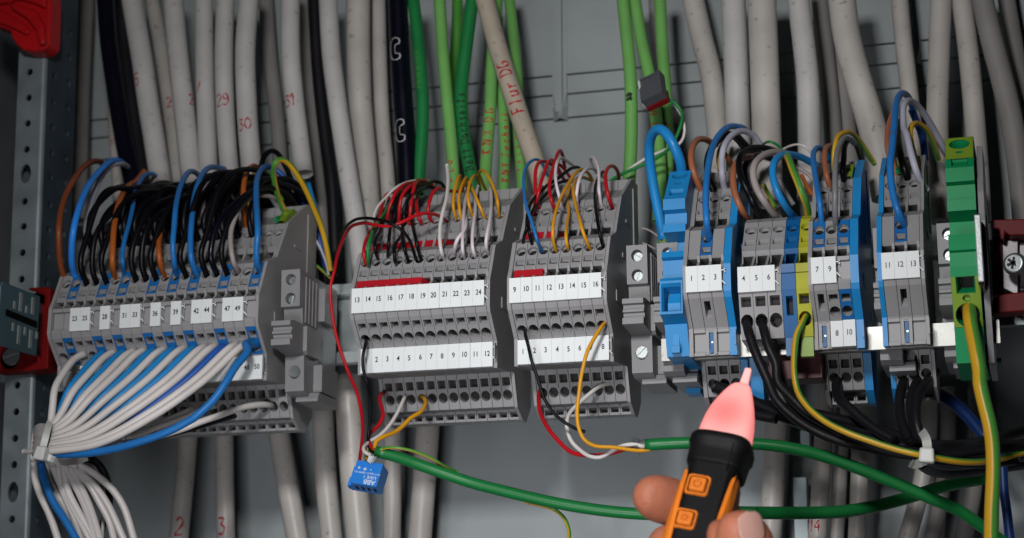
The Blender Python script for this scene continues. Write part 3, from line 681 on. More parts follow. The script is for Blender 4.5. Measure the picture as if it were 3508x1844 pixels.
def handwrite(cobj, text, u, v, size_px, mat, along=True, pen=.42, rot=0.0, space=.95):
    """writes on the visible side of a cable near image position (u,v). along=True reads bottom to top."""
    path, r, o = PATHS[cobj.name]
    # nearest path index to v
    pr = [(1754+FPX*np.dot(p-CAM, Rt)/np.dot(p-CAM, Fw), 922-FPX*np.dot(p-CAM, Up)/np.dot(p-CAM, Fw)) for p in path]
    i0 = int(np.argmin([abs(q[1]-v) for q in pr])); uc = pr[i0][0]
    seg = np.linalg.norm(np.diff(path, axis=0), axis=1); cum = np.concatenate([[0], np.cumsum(seg)])
    s0 = cum[i0]; size = px2mm(size_px, path[i0]); a0 = px2mm(u-uc, path[i0])
    updir = -1 if pr[-1][1] > pr[0][1] else 1   # +s goes down the picture
    mb = MB(org=path[len(path)//2])
    def surf(s_, a):
        s_ = min(max(s_, cum[1]), cum[-2]); c = np.array([np.interp(s_, cum, path[:, k]) for k in range(3)])
        k = min(int(np.searchsorted(cum, s_)), len(path)-2); t = path[k+1]-path[k-1]; t = t/np.linalg.norm(t)
        if t[2] > 0: t = -t
        vw = c-CAM; vw /= np.linalg.norm(vw); sd = np.cross(t, vw); sd /= np.linalg.norm(sd)
        if sd[0] < 0: sd = -sd
        nn = -vw-t*np.dot(-vw, t); nn /= np.linalg.norm(nn)
        ph = max(-1.45, min(1.45, a/r)); return c+(r-.04)*(sd*math.sin(ph)+nn*math.cos(ph)), (sd*math.sin(ph)+nn*math.cos(ph))
    cx_ = 0.0
    for ch in text:
        for st in GL.get(ch, []):
            pts = [tuple(float(a) for a in q.split(',')) for q in st.split()]
            P3 = [np.array((x*.62*size+cx_*size, (y-.5)*size, 0)) for x, y in pts]
            pl = catmull(P3, size*.07) if len(P3) > 2 else np.array([P3[0]+(P3[1]-P3[0])*k/6 for k in range(7)])
            pl = [(p[0]+rnd.uniform(-.01, .01)*size, p[1]) for p in pl]
            # ribbon flush on surface
            prev = None
            dn = len(pl); vs = []
            for k, (gx, gy) in enumerate(pl):
                q0 = pl[max(0, k-1)]; q1 = pl[min(dn-1, k+1)]; d = np.array([q1[0]-q0[0], q1[1]-q0[1]]); L_ = np.linalg.norm(d) or 1; d /= L_; nrm = np.array([-d[1], d[0]])
                row = []
                for sg, h in ((-1, 0.02), (0, .10), (1, 0.02)):
                    g = np.array([gx, gy])+nrm*sg*pen*(.8+.3*math.sin(k*.7+cx_))
                    if along: s_, a = s0+updir*0-(g[0]), a0+(-g[1])
                    else: s_, a = s0-g[1], a0+g[0]
                    if not along: pass
                    p, n_ = surf(s_, a if not along else (a0-g[1])*1.0)
                    row.append(mb.vert(p+n_*h))
                vs.append(row)
            for r0, r1 in zip(vs, vs[1:]):
                mb.faces([r0[0], r0[1], r1[1], r1[0]]); mb.faces([r0[1], r0[2], r1[2], r1[1]])
        cx_ += .62*space if ch != ' ' else .4
    ob = mb.build('handwriting', mat, o, fix=False)
    return ob
hw_ = handwrite
hw_(c11, '11', 388, 500, 24, REDK, along=True, pen=.25)
hw_(c5, '5', 452, 290, 44, REDK, False); hw_(c2, '2', 570, 357, 38, REDK, False); hw_(c28, '28', 648, 373, 40, REDK, False); hw_(c4, '/', 666, 310, 40, REDK, False)
hw_(c29, '29', 736, 360, 44, REDK, False, space=.9); hw_(c30, '30', 812, 424, 42, REDK, False); hw_(c31, '31', 970, 345, 44, REDK, False, space=.75)
hw_(ceg, 'X EG', 1538, 640, 30, REDK, True, pen=.42, space=1.5); hw_(cbt, 'Bett Dachseits', 1612, 590, 32, BLKK, True, pen=.42, space=1.12)
hw_(ckd, 'KNX DG', 1662, 555, 34, REDK, True, pen=.45, space=1.7); hw_(ckt, 'KNX Technik', 1730, 620, 28, REDK, True, pen=.42, space=1.6)
hw_(cfl, 'Flur DG', 1780, 412, 46, REDK, True, pen=.55, space=1.15); hw_(ckv, 'Tech DGove', 1778, 590, 18, REDK, True, pen=.25, space=2.6)
hw_(cg1, '##', 2154, 362, 26, BLKK, True, pen=.4); hw_(cg2, 'T6', 2240, 420, 36, REDK, True, pen=.34, space=1.7); hw_(cg3, '9', 2283, 450, 26, REDK, True, pen=.3)
hw_(b2_, '2', 596, 1806, 60, REDK, False, pen=.6); hw_(b3_, '3', 740, 1800, 60, REDK, False, pen=.6); hw_(b14, '14', 2765, 1822, 40, REDK, False, pen=.4)
hw_(cdg, '0 10 102 16 11 0 12', 1432, 290, 16, CC['mgreen'], True, pen=.25, space=.8)
# telephone receiver prints on the black cable
PHW = C('phone_print', (.55, .55, .55), .5)
GL['P'] = ['0,.95 .1,.7 .28,.66 .34,.8 .36,.88 .64,.88 .66,.8 .72,.66 .9,.7 1,.95 .8,.5 .5,.38 .2,.5 0,.95']
GL['P'] = ['.05,.50 .12,.40 .3,.40 .34,.50 .66,.50 .7,.40 .88,.40 .95,.50 .85,.61 .65,.66 .35,.66 .15,.61 .05,.50']
for vv, uu in ((219, 1356), (493, 1372)):
    hw_(cph, 'P', uu, vv, 150, PHW, True, pen=.3)

# ------------------------------------------------------------------ thin wires, left strip
G1 = 'wires looping over the top of the left strip'
R2 = Z(100, 500, 3.385); R3 = Z(600, 500, 3.385); R4 = Z(100, 900, 3.385); R5 = Z(600, 900, 2.257); R6 = Z(0, 1300, 2.4886)
W(R2, '860,240 830,190 750,180 650,230 540,360 430,560 370,750 345,950 345,1150 360,1354 395,1500 430,1640', 64, 'brown', [85, 60, 30, 8, -4, 6, 16], 'brown wire curving into the first upper hole at far left', group=G1)
W(R2, '1110,230 1060,185 960,175 850,260 730,400 640,560 570,750 520,950 495,1150 495,1354 520,1480 565,1630', 70, 'bright_blue', [90, 62, 30, 5, -6, 4, 16], 'vivid blue wire into the first blue-framed upper hole', group=G1)
W(R2, '1180,280 1120,225 1050,205 950,230 850,340 780,480 720,640 670,850 655,980 680,1120 730,1260', 58, 'lilac', [95, 75, 55, 38, 28, 28, 42], 'lilac grey wire behind the vivid blue one at far left', group=G1)
W(R2, '1330,300 1240,410 1160,460 1080,570 1020,740 985,950 970,1150 965,1354 985,1480 1020,1590', 64, 'orange', [80, 50, 20, 2, 0, 16], 'orange-brown wire between two blue-framed holes, left of marker 31', group=G1)
W(R2, '1500,380 1430,325 1340,340 1270,440 1225,560 1200,720 1160,900 1110,1080 1080,1250 1085,1354 1100,1470 1135,1580', 50, 'blue', [85, 60, 30, 8, 0, 16], 'medium blue wire into the blue-framed hole left of marker 31', group=G1)
W(R2, '1700,560 1640,700 1570,850 1530,950 1505,1100 1505,1250 1520,1354 1550,1460 1600,1580', 58, 'orange', [60, 36, 12, 0, 2, 16], 'orange-brown wire above marker 36, coming out of the black bunch', group=G1)
W(R2, '1990,370 1930,310 1860,300 1800,370 1740,520 1700,720 1680,950 1665,1150 1680,1354 1700,1450 1735,1560', 60, 'blue', [85, 60, 30, 6, -2, 2, 16], 'blue wire into the blue-framed hole above marker 39', group=G1)
W(R3, '620,300 560,265 480,250 400,250 330,310 270,430 220,620 195,850 180,1050 180,1250 200,1354 255,1500 290,1570', 62, 'blue', [92, 74, 50, 26, 6, -2, 0, 16], 'blue wire with a long flat crest into the blue-framed hole left of marker 42', group=G1)
W(R3, '560,350 500,352 420,390 360,470 330,600 320,750 325,880 355,980', 52, 'beige', [75, 60, 44, 32, 30, 42], 'grey-beige wire behind the flat-crested blue one', group=G1)
W(R3, '990,270 960,250 900,235 840,290 805,400 790,550 790,750 815,900 865,1070', 56, 'orange', [85, 70, 44, 30, 26, 44], 'orange-brown wire dropping into the rear hole near marker 49', group=G1)
W(R3, '1010,280 960,285 900,350 860,450 845,600 850,720 890,860', 48, 'gy', [80, 66, 50, 44, 52], 'green-yellow wire behind the brown one near marker 49', group=G1)
W(R3, '1010,300 1060,310 1110,360 1170,470 1245,640', 44, 'gy', [70, 58, 50, 52], 'short green-yellow wire crossing inside the big striped loop', group=G1)
W(R3, '1170,290 1110,250 1050,240 990,290 950,400 940,600 950,800 958,1000 945,1200 950,1354 980,1450 1000,1520', 64, 'blue', [90, 66, 34, 6, -4, 2, 16], 'rightmost blue wire, dropping into the last blue-framed upper hole', group=G1)
W(R3, '930,640 960,420 990,270 1030,130 1110,60 1190,90 1260,200 1330,350 1400,520 1450,700', 56, 'black', [60, 70, 66, 60, 66, 80], 'tall black arc above the striped loop at the right end of the left strip', group=G1)
W(R3, '1300,830 1285,780 1220,650 1165,480 1140,320 1160,200 1220,160 1310,200 1420,340 1530,540 1620,750 1700,950 1760,1200 1800,1450', 62, 'gy', [60, 54, 40, 30, 34, 44, 58, 70, 76], 'big green-yellow loop at the right end of the left strip', group=G1)
W(R3, '1090,250 1120,250 1200,300 1330,430 1450,580 1560,780 1640,980 1700,1200 1750,1400', 60, 'royal', [70, 74, 78, 82, 86], 'dark blue wire sloping down right behind the big striped loop', group=G1)
W(R3, '1480,330 1500,480 1560,700 1640,900 1700,1100', 36, 'yellow', [98, 98, 92, 92], 'yellow core coming out of the cable marked 31', group=G1)
W(R3, '1535,330 1545,420 1570,520 1640,760', 44, 'sky', [100, 98, 96], 'short bright blue core leaving the cable marked 31', group=G1)
W(R3, '1190,640 1150,605 1050,575 900,590 780,690 690,850 645,1020 650,1200 680,1354 720,1440 770,1530', 54, 'beige', [56, 44, 28, 10, 0, 2, 16], 'grey-beige wire sweeping left into the hole above marker 47', group=G1)
W(R3, '1500,940 1600,1050 1680,1180 1750,1360 1780,1500', 28, 'lilac', [70, 72, 76], 'thin pale lilac wire beside the striped loop, right of the left strip', group=G1)
W(R3, '1530,1280 1600,1354 1700,1440 1830,1560', 30, 'gy', [74, 78], 'thin yellow-green wire running behind the grey end stop', group=G1)
# black wires: one per column that has them, front (D) holes and rear (B) holes
dfr = {3: 'right of the vivid blue wire', 4: 'second black one above marker 25', 5: 'into the second blue-framed hole', 8: 'just right of the medium blue wire', 9: 'halfway between the medium blue and the orange-brown wire', 10: 'into the fourth blue-framed hole',
       13: 'between two blue wires above marker 39', 15: 'just right of the flat-crested blue wire', 16: 'two holes right of the flat-crested blue wire', 17: 'into the blue-framed hole left of marker 47'}
for i, lb in dfr.items():
    X = x1+X1(i); hole = np.array((X, 14, 10.0))
    lean = 1.0+rnd.uniform(-.3, .3); top = rnd.uniform(40, 54)
    P = [(X, 15, 5.5), (X, 8.2, 10.3), (X-.5*lean, 3.5+rnd.uniform(-1, 1), 18), (X-.3+lean, 5, 30+rnd.uniform(-3, 3)), (X+1.5+2*lean, 14, top+3), (X+4+3*lean, 34, top+14+rnd.uniform(-3, 3)), (X+8+3*lean, 58, top+16), (X+11+3*lean, 84, top-4), (X+12+2*lean, 96, top-22)]
    path = catmull(P, 1.6); tube('wire', path, rnd.choice([1.4, 1.5, 1.35]), WC['black' if i != 16 else 'navy'], 'black wire '+lb, 'wire', G1)
for i in range(1, 20):
    if i in (2, 3, 15, 17, 19): continue
    X = x1+X1(i)
    P = [(X, 38, 28), (X, 30.5, 33.6), (X-.4, 26+rnd.uniform(-2, 2), 42), (X+1+rnd.uniform(-1, 1), 31, 57+rnd.uniform(-4, 4)), (X+4, 48, 68+rnd.uniform(-6, 3)), (X+8, 68, 68+rnd.uniform(-6, 3)), (X+10, 88, 50), (X+10, 100, 28)]
    tube('wire', catmull(P, 1.6), rnd.choice([1.5, 1.65, 1.4]), WC['black'], 'black wire in the %s rear hole of the left strip, within the dark bunch' % ('first second third fourth fifth sixth seventh eighth ninth tenth eleventh twelfth thirteenth fourteenth fifteenth sixteenth seventeenth eighteenth nineteenth'.split()[i-1]), 'wire', G1)
for k in range(12):
    X = x1+9+k*7.2; t_ = rnd.uniform(62, 69)
    P = [(X, 38, 27), (X, 30, 34), (X-.8, 29, 44), (X+.5, 36, t_-9), (X+3.5, 52, t_+1), (X+8, 68, t_+1), (X+11, 86, t_-14), (X+12, 96, t_-30)]
    tube('wire', catmull(P, 1.6), 1.5, WC['black'], 'black wire filling the dark bunch, counted %s from the left at its front' % ('first second third fourth fifth sixth seventh eighth ninth tenth eleventh twelfth'.split()[k]), 'wire', G1)
for k, (s_, lb) in enumerate((('230,560 330,600 400,560 500,545 590,580 640,680', 'low'),)): pass
for k in range(9):
    X = x1+8+k*9.5; h = rnd.uniform(64, 70); P = [(X-6, 62, h-18), (X-3, 52, h-3), (X+2, 60, h+3), (X+7, 74, h-1), (X+9, 88, h-14)]
    tube('wire', catmull(P, 1.8), 1.35, WC['black' if k % 3 else 'navy'], 'black cross-over wire at the crest of the dark bunch, number %s from the left' % ('one two three four five six seven eight nine'.split()[k]), 'wire', G1)

# white / blue bundle of the left strip ---------------------------
G2 = 'white and blue wires gathered into the tied bundle at lower left'
tie = at(*R6(390, 520), -14)
bund = {3: 'white', 5: 'sky', 6: 'white', 7: 'sky', 8: 'white', 9: 'white', 10: 'sky', 11: 'white', 12: 'sky', 13: 'white', 14: 'sky', 15: 'white', 16: 'white', 17: 'royal', 18: 'white', 19: 'white', 20: 'royal'}
order = sorted(bund)
fan = ['290,690 300,850 350,1000 420,1150 490,1354 520,1500', '350,700 380,850 450,1030 560,1200 650,1354 720,1480', '400,700 400,830 470,960 560,1100 700,1354 760,1480', '500,740 520,900 600,1100 690,1354 740,1500',
       '540,740 580,950 680,1150 800,1354 860,1480', '600,750 680,900 770,1100 850,1354 890,1480', '600,745 750,880 850,1050 930,1200 970,1354 1000,1500', '640,760 780,880 920,1070 1050,1354 1100,1480', '640,710 800,800 950,930 1060,1100 1140,1354 1180,1500', '450,740 520,900 640,1130 760,1354 820,1500', '560,740 640,900 740,1120 810,1354 850,1500']
fan_i = {3: 0, 6: 2, 8: 3, 9: 4, 11: 9, 13: 5, 15: 10, 16: 6, 18: 7, 19: 8}
ords = 'first second third fourth fifth sixth seventh eighth ninth tenth eleventh twelfth thirteenth fourteenth fifteenth sixteenth seventeenth'.split()
near = {3: '', 5: '', 6: ''}
for n_, i in enumerate(order):
    X = x1+X1(i); f_ = n_/(len(order)-1.0)
    col = bund[i]; front = (col != 'sky' and i != 17)
    tv = 400+f_*230; tu = 420-30*f_
    tp = at(*R6(tu, tv), -12-12*f_+(0 if front else 7))
    p0 = np.array((X, 16, -23.2)); p1 = np.array((X-.2, 9.2, -25.0)); p2 = np.array((X-1.4, 3.2-2*f_+(0 if front else 1), -28.5-f_)); dd = 0 if front else 1.0
    h = tp-p2
    a_ = p2+h*.15+np.array((.5, -6+dd*.6, -2-7*f_)); b_ = p2+h*.40+np.array((1+1*f_, -10+dd, -3-11*f_)); c_ = p2+h*.72+np.array((2+2*f_, -7+dd, -2.5-8.5*f_))
    pts = [p0, p1, p2, a_, b_, c_, tp]
    nf = 'bundle wire from the %s occupied lower hole, counted from the left' % ords[n_]
    # carry on round the back of the tie and down
    q = at(*R6(318, tv+25), 2-6*f_); pts.append(q)
    if fan_i.get(i) is not None:
        ff = [tuple(float(a) for a in k.split(',')) for k in fan[fan_i[i]].split()]
        q2 = at(*R6(ff[0][0]-8, ff[0][1]-30), 6); pts += [q2]+[at(*R6(x, y), 8+k*1.5) for k, (x, y) in enumerate(ff)]
    else:
        pts += [at(*R6(330+n_*4, 640+6*(n_ % 4)), 14), at(*R6(470+n_*8, 800), 24), at(*R6(600+n_*10, 1100), 30), at(*R6(700+n_*14, 1400), 34)]
    rr = {'white': 1.74, 'sky': 1.75, 'royal': 1.85}[col]
    cm = WC[col] if not (i == 20) else WC['blue']
    if i == 17: cm = WC['royal']
    if i == 20:
        pts = [p0, p1, np.array((X-1.6, 1.5, -26.2))]+[at(*R5(x, y), d) for (x, y), d in zip(((560, 690), (470, 800), (390, 930), (290, 1070), (170, 1180)), (-4, -10, -14, -17, -20))]+[at(*R6(x, y), d) for (x, y), d in zip(((1600, 360), (1400, 460), (1100, 560), (850, 615), (600, 638), (440, 635), (360, 650)), (-20, -21, -22, -22, -22, -21, -12))]+[at(*R6(x, y), 4) for x, y in ((345, 700), (375, 850), (445, 1030), (555, 1200), (645, 1354), (720, 1480))]
        rr = 1.85
    colour_word = {'white': 'white', 'sky': 'bright blue', 'royal': 'dark blue'}[col]
    tube('wire', catmull(pts, 1.8), rr, cm, colour_word+' '+nf if i != 20 else 'outermost dark blue wire, lowest curve of the tied bundle', 'wire', G2)
# two white wires from the low tier
W(R5, '770,1110 740,1100 640,1100 500,1125 350,1180 200,1230 60,1285 -140,1345 -300,1385 -390,1395', 46, 'white', [58, 40, 26, 10, 0, -4, -8, -12], 'long white wire running left from the second last bottom-tier hole', group=G2)
W(R5, '365,1108 330,1105 230,1130 60,1200 -100,1260 -300,1330 -400,1350', 42, 'white', [56, 44, 30, 16, 4, -4], 'white wire from a bottom-tier hole, behind the outermost blue one', group=G2)
W(R5, '200,1115 160,1120 60,1165 -100,1230 -280,1290 -390,1320', 42, 'white', [56, 44, 30, 16, 4], 'white wire deep in the bundle from the bottom tier', group=G2)
W(R5, '520,1170 450,1190 330,1225 180,1270 40,1310 -160,1360', 36, 'black', [54, 42, 30, 24, 20], 'black wire in the shade beneath the long white one', group=G2)
W(R6, '640,690 720,680 810,700 890,800 930,950 925,1100 870,1260 840,1400', 60, 'black', [26, 30, 36], 'black cable looping behind the fanned white wires', name='cable', cat='cable')
W(R6, '780,705 830,800 870,920 885,1040 870,1354', 26, 'white', [30, 22, 24], 'thin white wire inside the black loop at lower left', group=G2)
W(R6, '205,615 250,618 300,612 350,620', 40, 'white', [-8, -16], 'cut white tail of the tie sticking out left of its head', name='tie_tail', cat='cable tie')
# cable tie left
tr = thing('cable_tie', 'white nylon cable tie holding the white and blue bundle at lower left', 'cable tie', at(*R6(370, 620), -22), 'nylon cable ties')
o_ = np.array(at(*R6(370, 620), -22))
def ribbon(name, pts, wd, th, mat, parent, org, step=1.0, serr=False):
    path = catmull(pts, step); mb = MB(org); T = np.gradient(path, axis=0); T /= np.linalg.norm(T, axis=1)[:, None]; rs = []
    for p, t in zip(path, T):
        vw = (p-CAM)/np.linalg.norm(p-CAM); s_ = np.cross(t, vw); s_ /= np.linalg.norm(s_); n_ = np.cross(s_, t)
        k = len(rs); e = (.12 if (serr and k % 2) else 0)
        rs.append([mb.vert(p+s_*wd/2*a+n_*(th/2*b+(e if abs(a) < .9 and b > 0 else 0))) for a, b in ((-1, -1), (1, -1), (1, 1), (.6, 1), (-.6, 1), (-1, 1))])
    for a, b in zip(rs, rs[1:]):
        for k in range(6): j = (k+1) % 6; mb.faces([a[k], a[j], b[j], b[k]])
    mb.faces(rs[0]); mb.faces(rs[-1]); return mb.build(name, mat, parent)
ribbon('strap', [at(*R6(x, y), d) for x, y, d in ((440, 340, 6), (420, 380, -18), (400, 450, -26), (380, 530, -28), (362, 600, -27))], 3.0, 1.0, NYLON, tr, o_, serr=True)
ribbon('strap', [at(*R6(x, y), d) for x, y, d in ((380, 645, -26), (450, 680, -24), (540, 705, -12), (640, 700, 4), (740, 670, 12))], 3.0, 1.0, NYLON, tr, o_)
mb = MB(o_); c = at(*R6(352, 632), -28); mb.obox(c, (2.7, 0, -.6), (0, -2.4, 0), (.7, 0, 3.0), taper=.85); hd = mb.build('head', NYLON, tr)
bv = hd.modifiers.new('b', 'BEVEL'); bv.width = .0009; bv.segments = 3

# ------------------------------------------------------------------ middle strips
G3 = 'wires looping into the twelve-column middle strip'; Q = Z(1150, 500, 3.385); T_ = Z(1100, 1300, 2.342)
UB, UD = [70, 55, 34, 26, 26, 36], [60, 40, 15, 3, 2, 14]
W(Q, '1130,440 1070,410 950,402 820,425 690,490 580,600 490,700 445,800 440,880', 28, 'white', [75, 60, 44, 34, 30], 'white wire arching over all red ones at the left of the middle strip', group=G3)
W(Q, '1090,450 1020,420 900,425 800,450 720,510 660,620 615,760 600,870 620,930', 38, 'red', UB, 'red wire into a rear hole, third red arc from the left in the middle strip', group=G3)
W(Q, '760,500 680,530 600,560 550,640 520,780 470,900 385,1030 340,1130 325,1250 345,1354 370,1400', 38, 'red', [66, 50, 36, 24, 10, 2, 12], 'leftmost red wire ending in the first front hole over marker 13', group=G3)
W(Q, '1080,470 1000,430 940,432 860,470 780,560 745,680 735,850 760,930', 38, 'red', UB, 'red wire arc, fourth from the left over the middle strip', group=G3)
W(Q, '1120,450 1040,410 960,400 915,460 885,600 865,760 860,900 880,930', 40, 'red', UB, 'red wire with the highest crest over the middle strip', group=G3)
W(Q, '1010,480 960,560 935,650 950,780 985,880 1025,940', 38, 'red', UB, 'red wire into the sixth rear hole of the middle strip', group=G3)
W(Q, '1500,530 1380,530 1260,510 1190,490 1120,560 1080,680 1075,780 1105,870 1145,925', 38, 'red', UB, 'red wire into the seventh rear hole, right of the black knot', group=G3)
W(Q, '620,600 590,700 540,780 500,900 520,960', 36, 'red', [60, 44, 28, 34], 'short red wire behind the green one in the middle strip', group=G3)
MW([(Q, '1310,900 1280,870 1220,825 1150,795 1050,782 950,800 820,860 700,915 560,932 430,912 330,895 200,925 130,1000 60,1150 15,1290'), (R5, '1232,60 1200,200 1215,400 1260,620 1340,850'), (T_, '285,100 322,260 334,400 326,520 312,625 305,690')], 11.5, 'red', [40, 22, 8, 0, -4, 2, 20, 38, 46, 46, 46, 40, 26, 8], 'long red wire crossing over the middle strip and hanging down to the blue bus connector', group=G3)
W(Q, '980,1370 940,1340 905,1230 860,1100 790,1000 700,930 600,880 450,848 330,838 220,860 130,930 80,1020 40,1200 20,1500', 33, 'black', [16, 4, -2, -6, -6, 0, 14, 40, 60], 'long black wire crossing over the long red one at the left', group=G3)
W(Q, '690,600 640,660 580,760 510,860 440,970 400,1080 375,1200 375,1354 385,1400', 36, 'green', [60, 44, 26, 8, -2, -2, 12], 'green wire into the first front hole over marker 13', group=G3)
blkD = [('560,820 520,980 470,1070 455,1160 470,1250 500,1330', 'second'), ('680,700 645,850 622,1050 612,1180 600,1330', 'third'), ('800,900 760,1040 700,1130 678,1240 690,1340 720,1390', 'fourth'),
        ('790,850 770,1000 785,1130 810,1240 850,1350', 'fifth, under the long black one'), ('900,800 885,880 905,980 935,1110 960,1220 1000,1330', 'seventh')]
for s_, lb in blkD: W(Q, s_, 36, 'black', [40, 22, 6, 0, 2, 14], 'black wire into the %s front hole of the middle strip' % lb, group=G3)
for s_, lb in (('1270,500 1220,430 1130,415 1040,450 950,490 890,570 850,680 850,800 880,920', 'thick crest at right'), ('1300,520 1180,500 1050,470 950,500 860,600 800,720 770,880 740,960', 'middle'), ('1000,560 900,520 800,560 720,640 690,760 670,900 680,960', 'left'),
               ('1100,480 1000,500 900,560 840,640 800,760 790,900 800,960', 'inner'), ('960,620 900,640 870,760 880,860 900,920', 'short'), ('1080,470 900,470 760,540 680,640 640,760 560,900', 'lowest'), ('560,640 520,740 480,840 440,920', 'far left')):
    W(Q, s_, 38, 'black', [66, 56, 40, 28, 26, 38], 'black wire of the knot over the middle strip, %s one' % lb, group=G3)
W(Q, '1290,225 1303,400 1285,600 1240,780 1210,950 1210,1120 1232,1250 1280,1350', 40, 'white', [40, 30, 16, 8, 2, 0, 14], 'tall white wire into the ninth front hole with its top end free', group=G3)
W(Q, '1510,500 1493,650 1503,800 1512,900 1485,985 1420,1070 1382,1180 1372,1310', 36, 'pinkwhite', [60, 36, 12, 4, 0, 14], 'white wire with an elbow into the tenth front hole', group=G3)
W(Q, '1520,520 1503,640 1485,800 1475,1000 1470,1150 1478,1250 1510,1335', 36, 'pinkwhite', [58, 34, 10, 0, 0, 14], 'white wire passing in front of the elbowed white one', group=G3)
W(Q, '1645,470 1622,600 1620,750 1600,900 1585,1050 1588,1180 1612,1265 1645,1330', 36, 'pinkwhite', [58, 36, 12, 2, 0, 14], 'second white wire from the right end of the middle strip', group=G3)
W(Q, '1790,455 1803,600 1800,750 1780,900 1750,1050 1745,1170 1790,1300', 36, 'pinkwhite', [58, 36, 12, 2, 0, 14], 'rightmost white wire of the middle strip', group=G3)
W(Q, '1420,540 1445,450 1448,365 1430,350 1400,430 1370,570 1363,700 1388,810 1420,900', 34, 'yellow', [74, 60, 44, 32, 28, 38], 'orange-yellow wire, first loop from the left over the middle strip', group=G3)
W(Q, '1545,540 1535,420 1510,372 1460,470 1430,600 1437,750 1460,850 1480,900', 34, 'yellow', [74, 60, 42, 30, 28, 38], 'orange-yellow wire, second loop from the left', group=G3)
W(Q, '1675,525 1660,430 1620,350 1590,365 1550,450 1533,580 1550,700 1590,820 1640,910', 34, 'yellow', [80, 62, 42, 28, 26, 38], 'orange-yellow wire, third loop from the left', group=G3)
W(Q, '1500,480 1530,420 1570,470 1620,580 1670,700 1720,820 1760,890', 34, 'yellow', [70, 46, 30, 26, 38], 'orange-yellow wire slanting right into the eleventh rear hole', group=G3)
W(Q, '1745,525 1700,420 1663,330 1690,283 1740,310 1800,410 1850,530 1880,660 1890,780 1920,880', 34, 'yellow', [80, 62, 48, 34, 26, 38], 'orange-yellow wire, tall rightmost loop over the middle strip', group=G3)
G3b = 'wires entering the middle strip from below'
W(Z(1150, 900, 3.385), '330,850 352,895 345,960 320,1060 315,1180 335,1300 370,1400 395,1550 400,1750 385,1950 375,2090 400,2160 440,2210', 37, 'black', [18, 4, 2, 2, 4, 10, 14, 12, 8], 'black wire hanging from the first lower hole across marker 1 of the middle strip', group=G3b)
W(T_, '560,165 548,135 520,105 490,110 470,160 487,230 498,290 460,370 400,430 380,480 400,540 440,585', 29, 'red', [58, 46, 34, 28, 22, 14, 8], 'red wire curling out of the first bottom-tier hole', group=G3b)
W(T_, '735,160 710,140 680,130 650,190 600,290 540,380 470,450 390,500 343,545 352,585 410,612', 28, 'white', [58, 46, 34, 24, 16, 6, 4], 'white wire from the third bottom-tier hole to the bus connector', group=G3b)
W(T_, '765,150 790,132 822,145 838,195 800,260 720,310 650,380 580,430 500,460 440,500 430,560', 31, 'yellow', [58, 46, 34, 24, 16, 8, 6], 'orange-yellow wire from the fourth bottom-tier hole', group=G3b)
gcab = W(T_, '440,580 600,620 800,690 1000,760 1200,828 1500,905 1800,975 2100,1030 2400,1068 2700,1085 3100,1085 3500,1080', 94, 'dgreen', [6, 8, 12, 14, 16, 18], 'thick green bus cable sagging from the blue connector to the hand', 'cable', 'cable', step=4, n=20)
W(Z(2600, 1300, 2.489), '-320,1130 -120,1138 0,1138 300,1140 700,1128 1000,1080 1300,1000 1500,935 1700,885 1900,850', 108, 'dgreen', [20, 40, 60, 80, 100], 'green cable rising to the right from behind the thumb', 'cable', 'cable', step=4, n=20)
W(T_, '480,560 560,545 640,553 750,578 880,630 990,695 1100,745', 22, 'gy', [4, 2, 6, 12, 20], 'green-yellow core slipping out along the top of the green bus cable', group=G3b)
W(T_, '1640,985 1750,1008 1860,1040 1940,1100 1985,1190 1992,1300 1990,1420', 28, 'gy', [24, 20, 26, 34], 'green-yellow wire curling down beneath the green bus cable', group=G3b)
W(T_, '392,520 372,580 368,660', 22, 'gy', [14, 6], 'stub of green-yellow core entering the blue bus connector', group=G3b)

G4 = 'wires looping into the strip marked 9 to 16'; Wz = Z(1700, 500, 3.385)
W(Wz, '605,385 570,290 520,190 460,158 390,190 340,270 318,400 325,550 350,700 400,850 440,980 470,1080 510,1180 560,1265', 34, 'blue', [80, 64, 46, 28, 12, 2, 0, 14], 'blue wire at the left of the strip, crossing the red jumper', group=G4)
W(Wz, '750,350 690,260 640,215 560,182 495,195 458,280 452,450 465,600 490,700 535,830', 38, 'red', [78, 58, 40, 28, 26, 38], 'red wire, leftmost arc, over the strip marked 9 to 16', group=G4)
W(Wz, '800,420 720,270 655,170 600,195 555,320 515,440 480,590 440,720 435,840', 37, 'red', [78, 58, 38, 26, 24, 36], 'red wire, second arc, over the strip marked 9 to 16', group=G4)
W(Wz, '795,260 775,130 742,55 705,110 670,230 630,370 615,500 640,640 680,740 715,830', 38, 'red', [78, 60, 44, 30, 26, 38], 'red wire with the tallest pointed arc', group=G4)
W(Wz, '690,190 780,260 860,375', 34, 'red', [62, 76], 'short red wire behind the white arc', group=G4)
W(Wz, '930,260 840,190 755,140 710,185 688,300 697,450 735,600 770,720 815,820', 34, 'pinkwhite', [76, 56, 38, 26, 26, 38], 'white wire, left arc with a long slope to the right', group=G4)
W(Wz, '1010,310 955,253 880,258 800,310 700,390 600,450 520,530 430,620 380,720 357,850 350,960 318,1080 312,1200', 36, 'black', [76, 60, 44, 30, 14, 2, 14], 'black wire, outer one, into the first hole over marker 9', group=G4)
W(Wz, '830,400 730,430 650,480 560,580 480,670 420,760 378,880 382,1000 405,1100 432,1210', 36, 'black', [70, 50, 34, 14, 2, 14], 'black wire, inner one, into the hole over marker 10', group=G4)
W(Wz, '1120,410 1070,320 1000,275 930,305 850,420 770,560 710,700 670,850 655,1000 668,1130 715,1270', 36, 'yellow', [78, 60, 42, 24, 8, 0, 14], 'yellow wire, first of three, into the fourth front hole', group=G4)
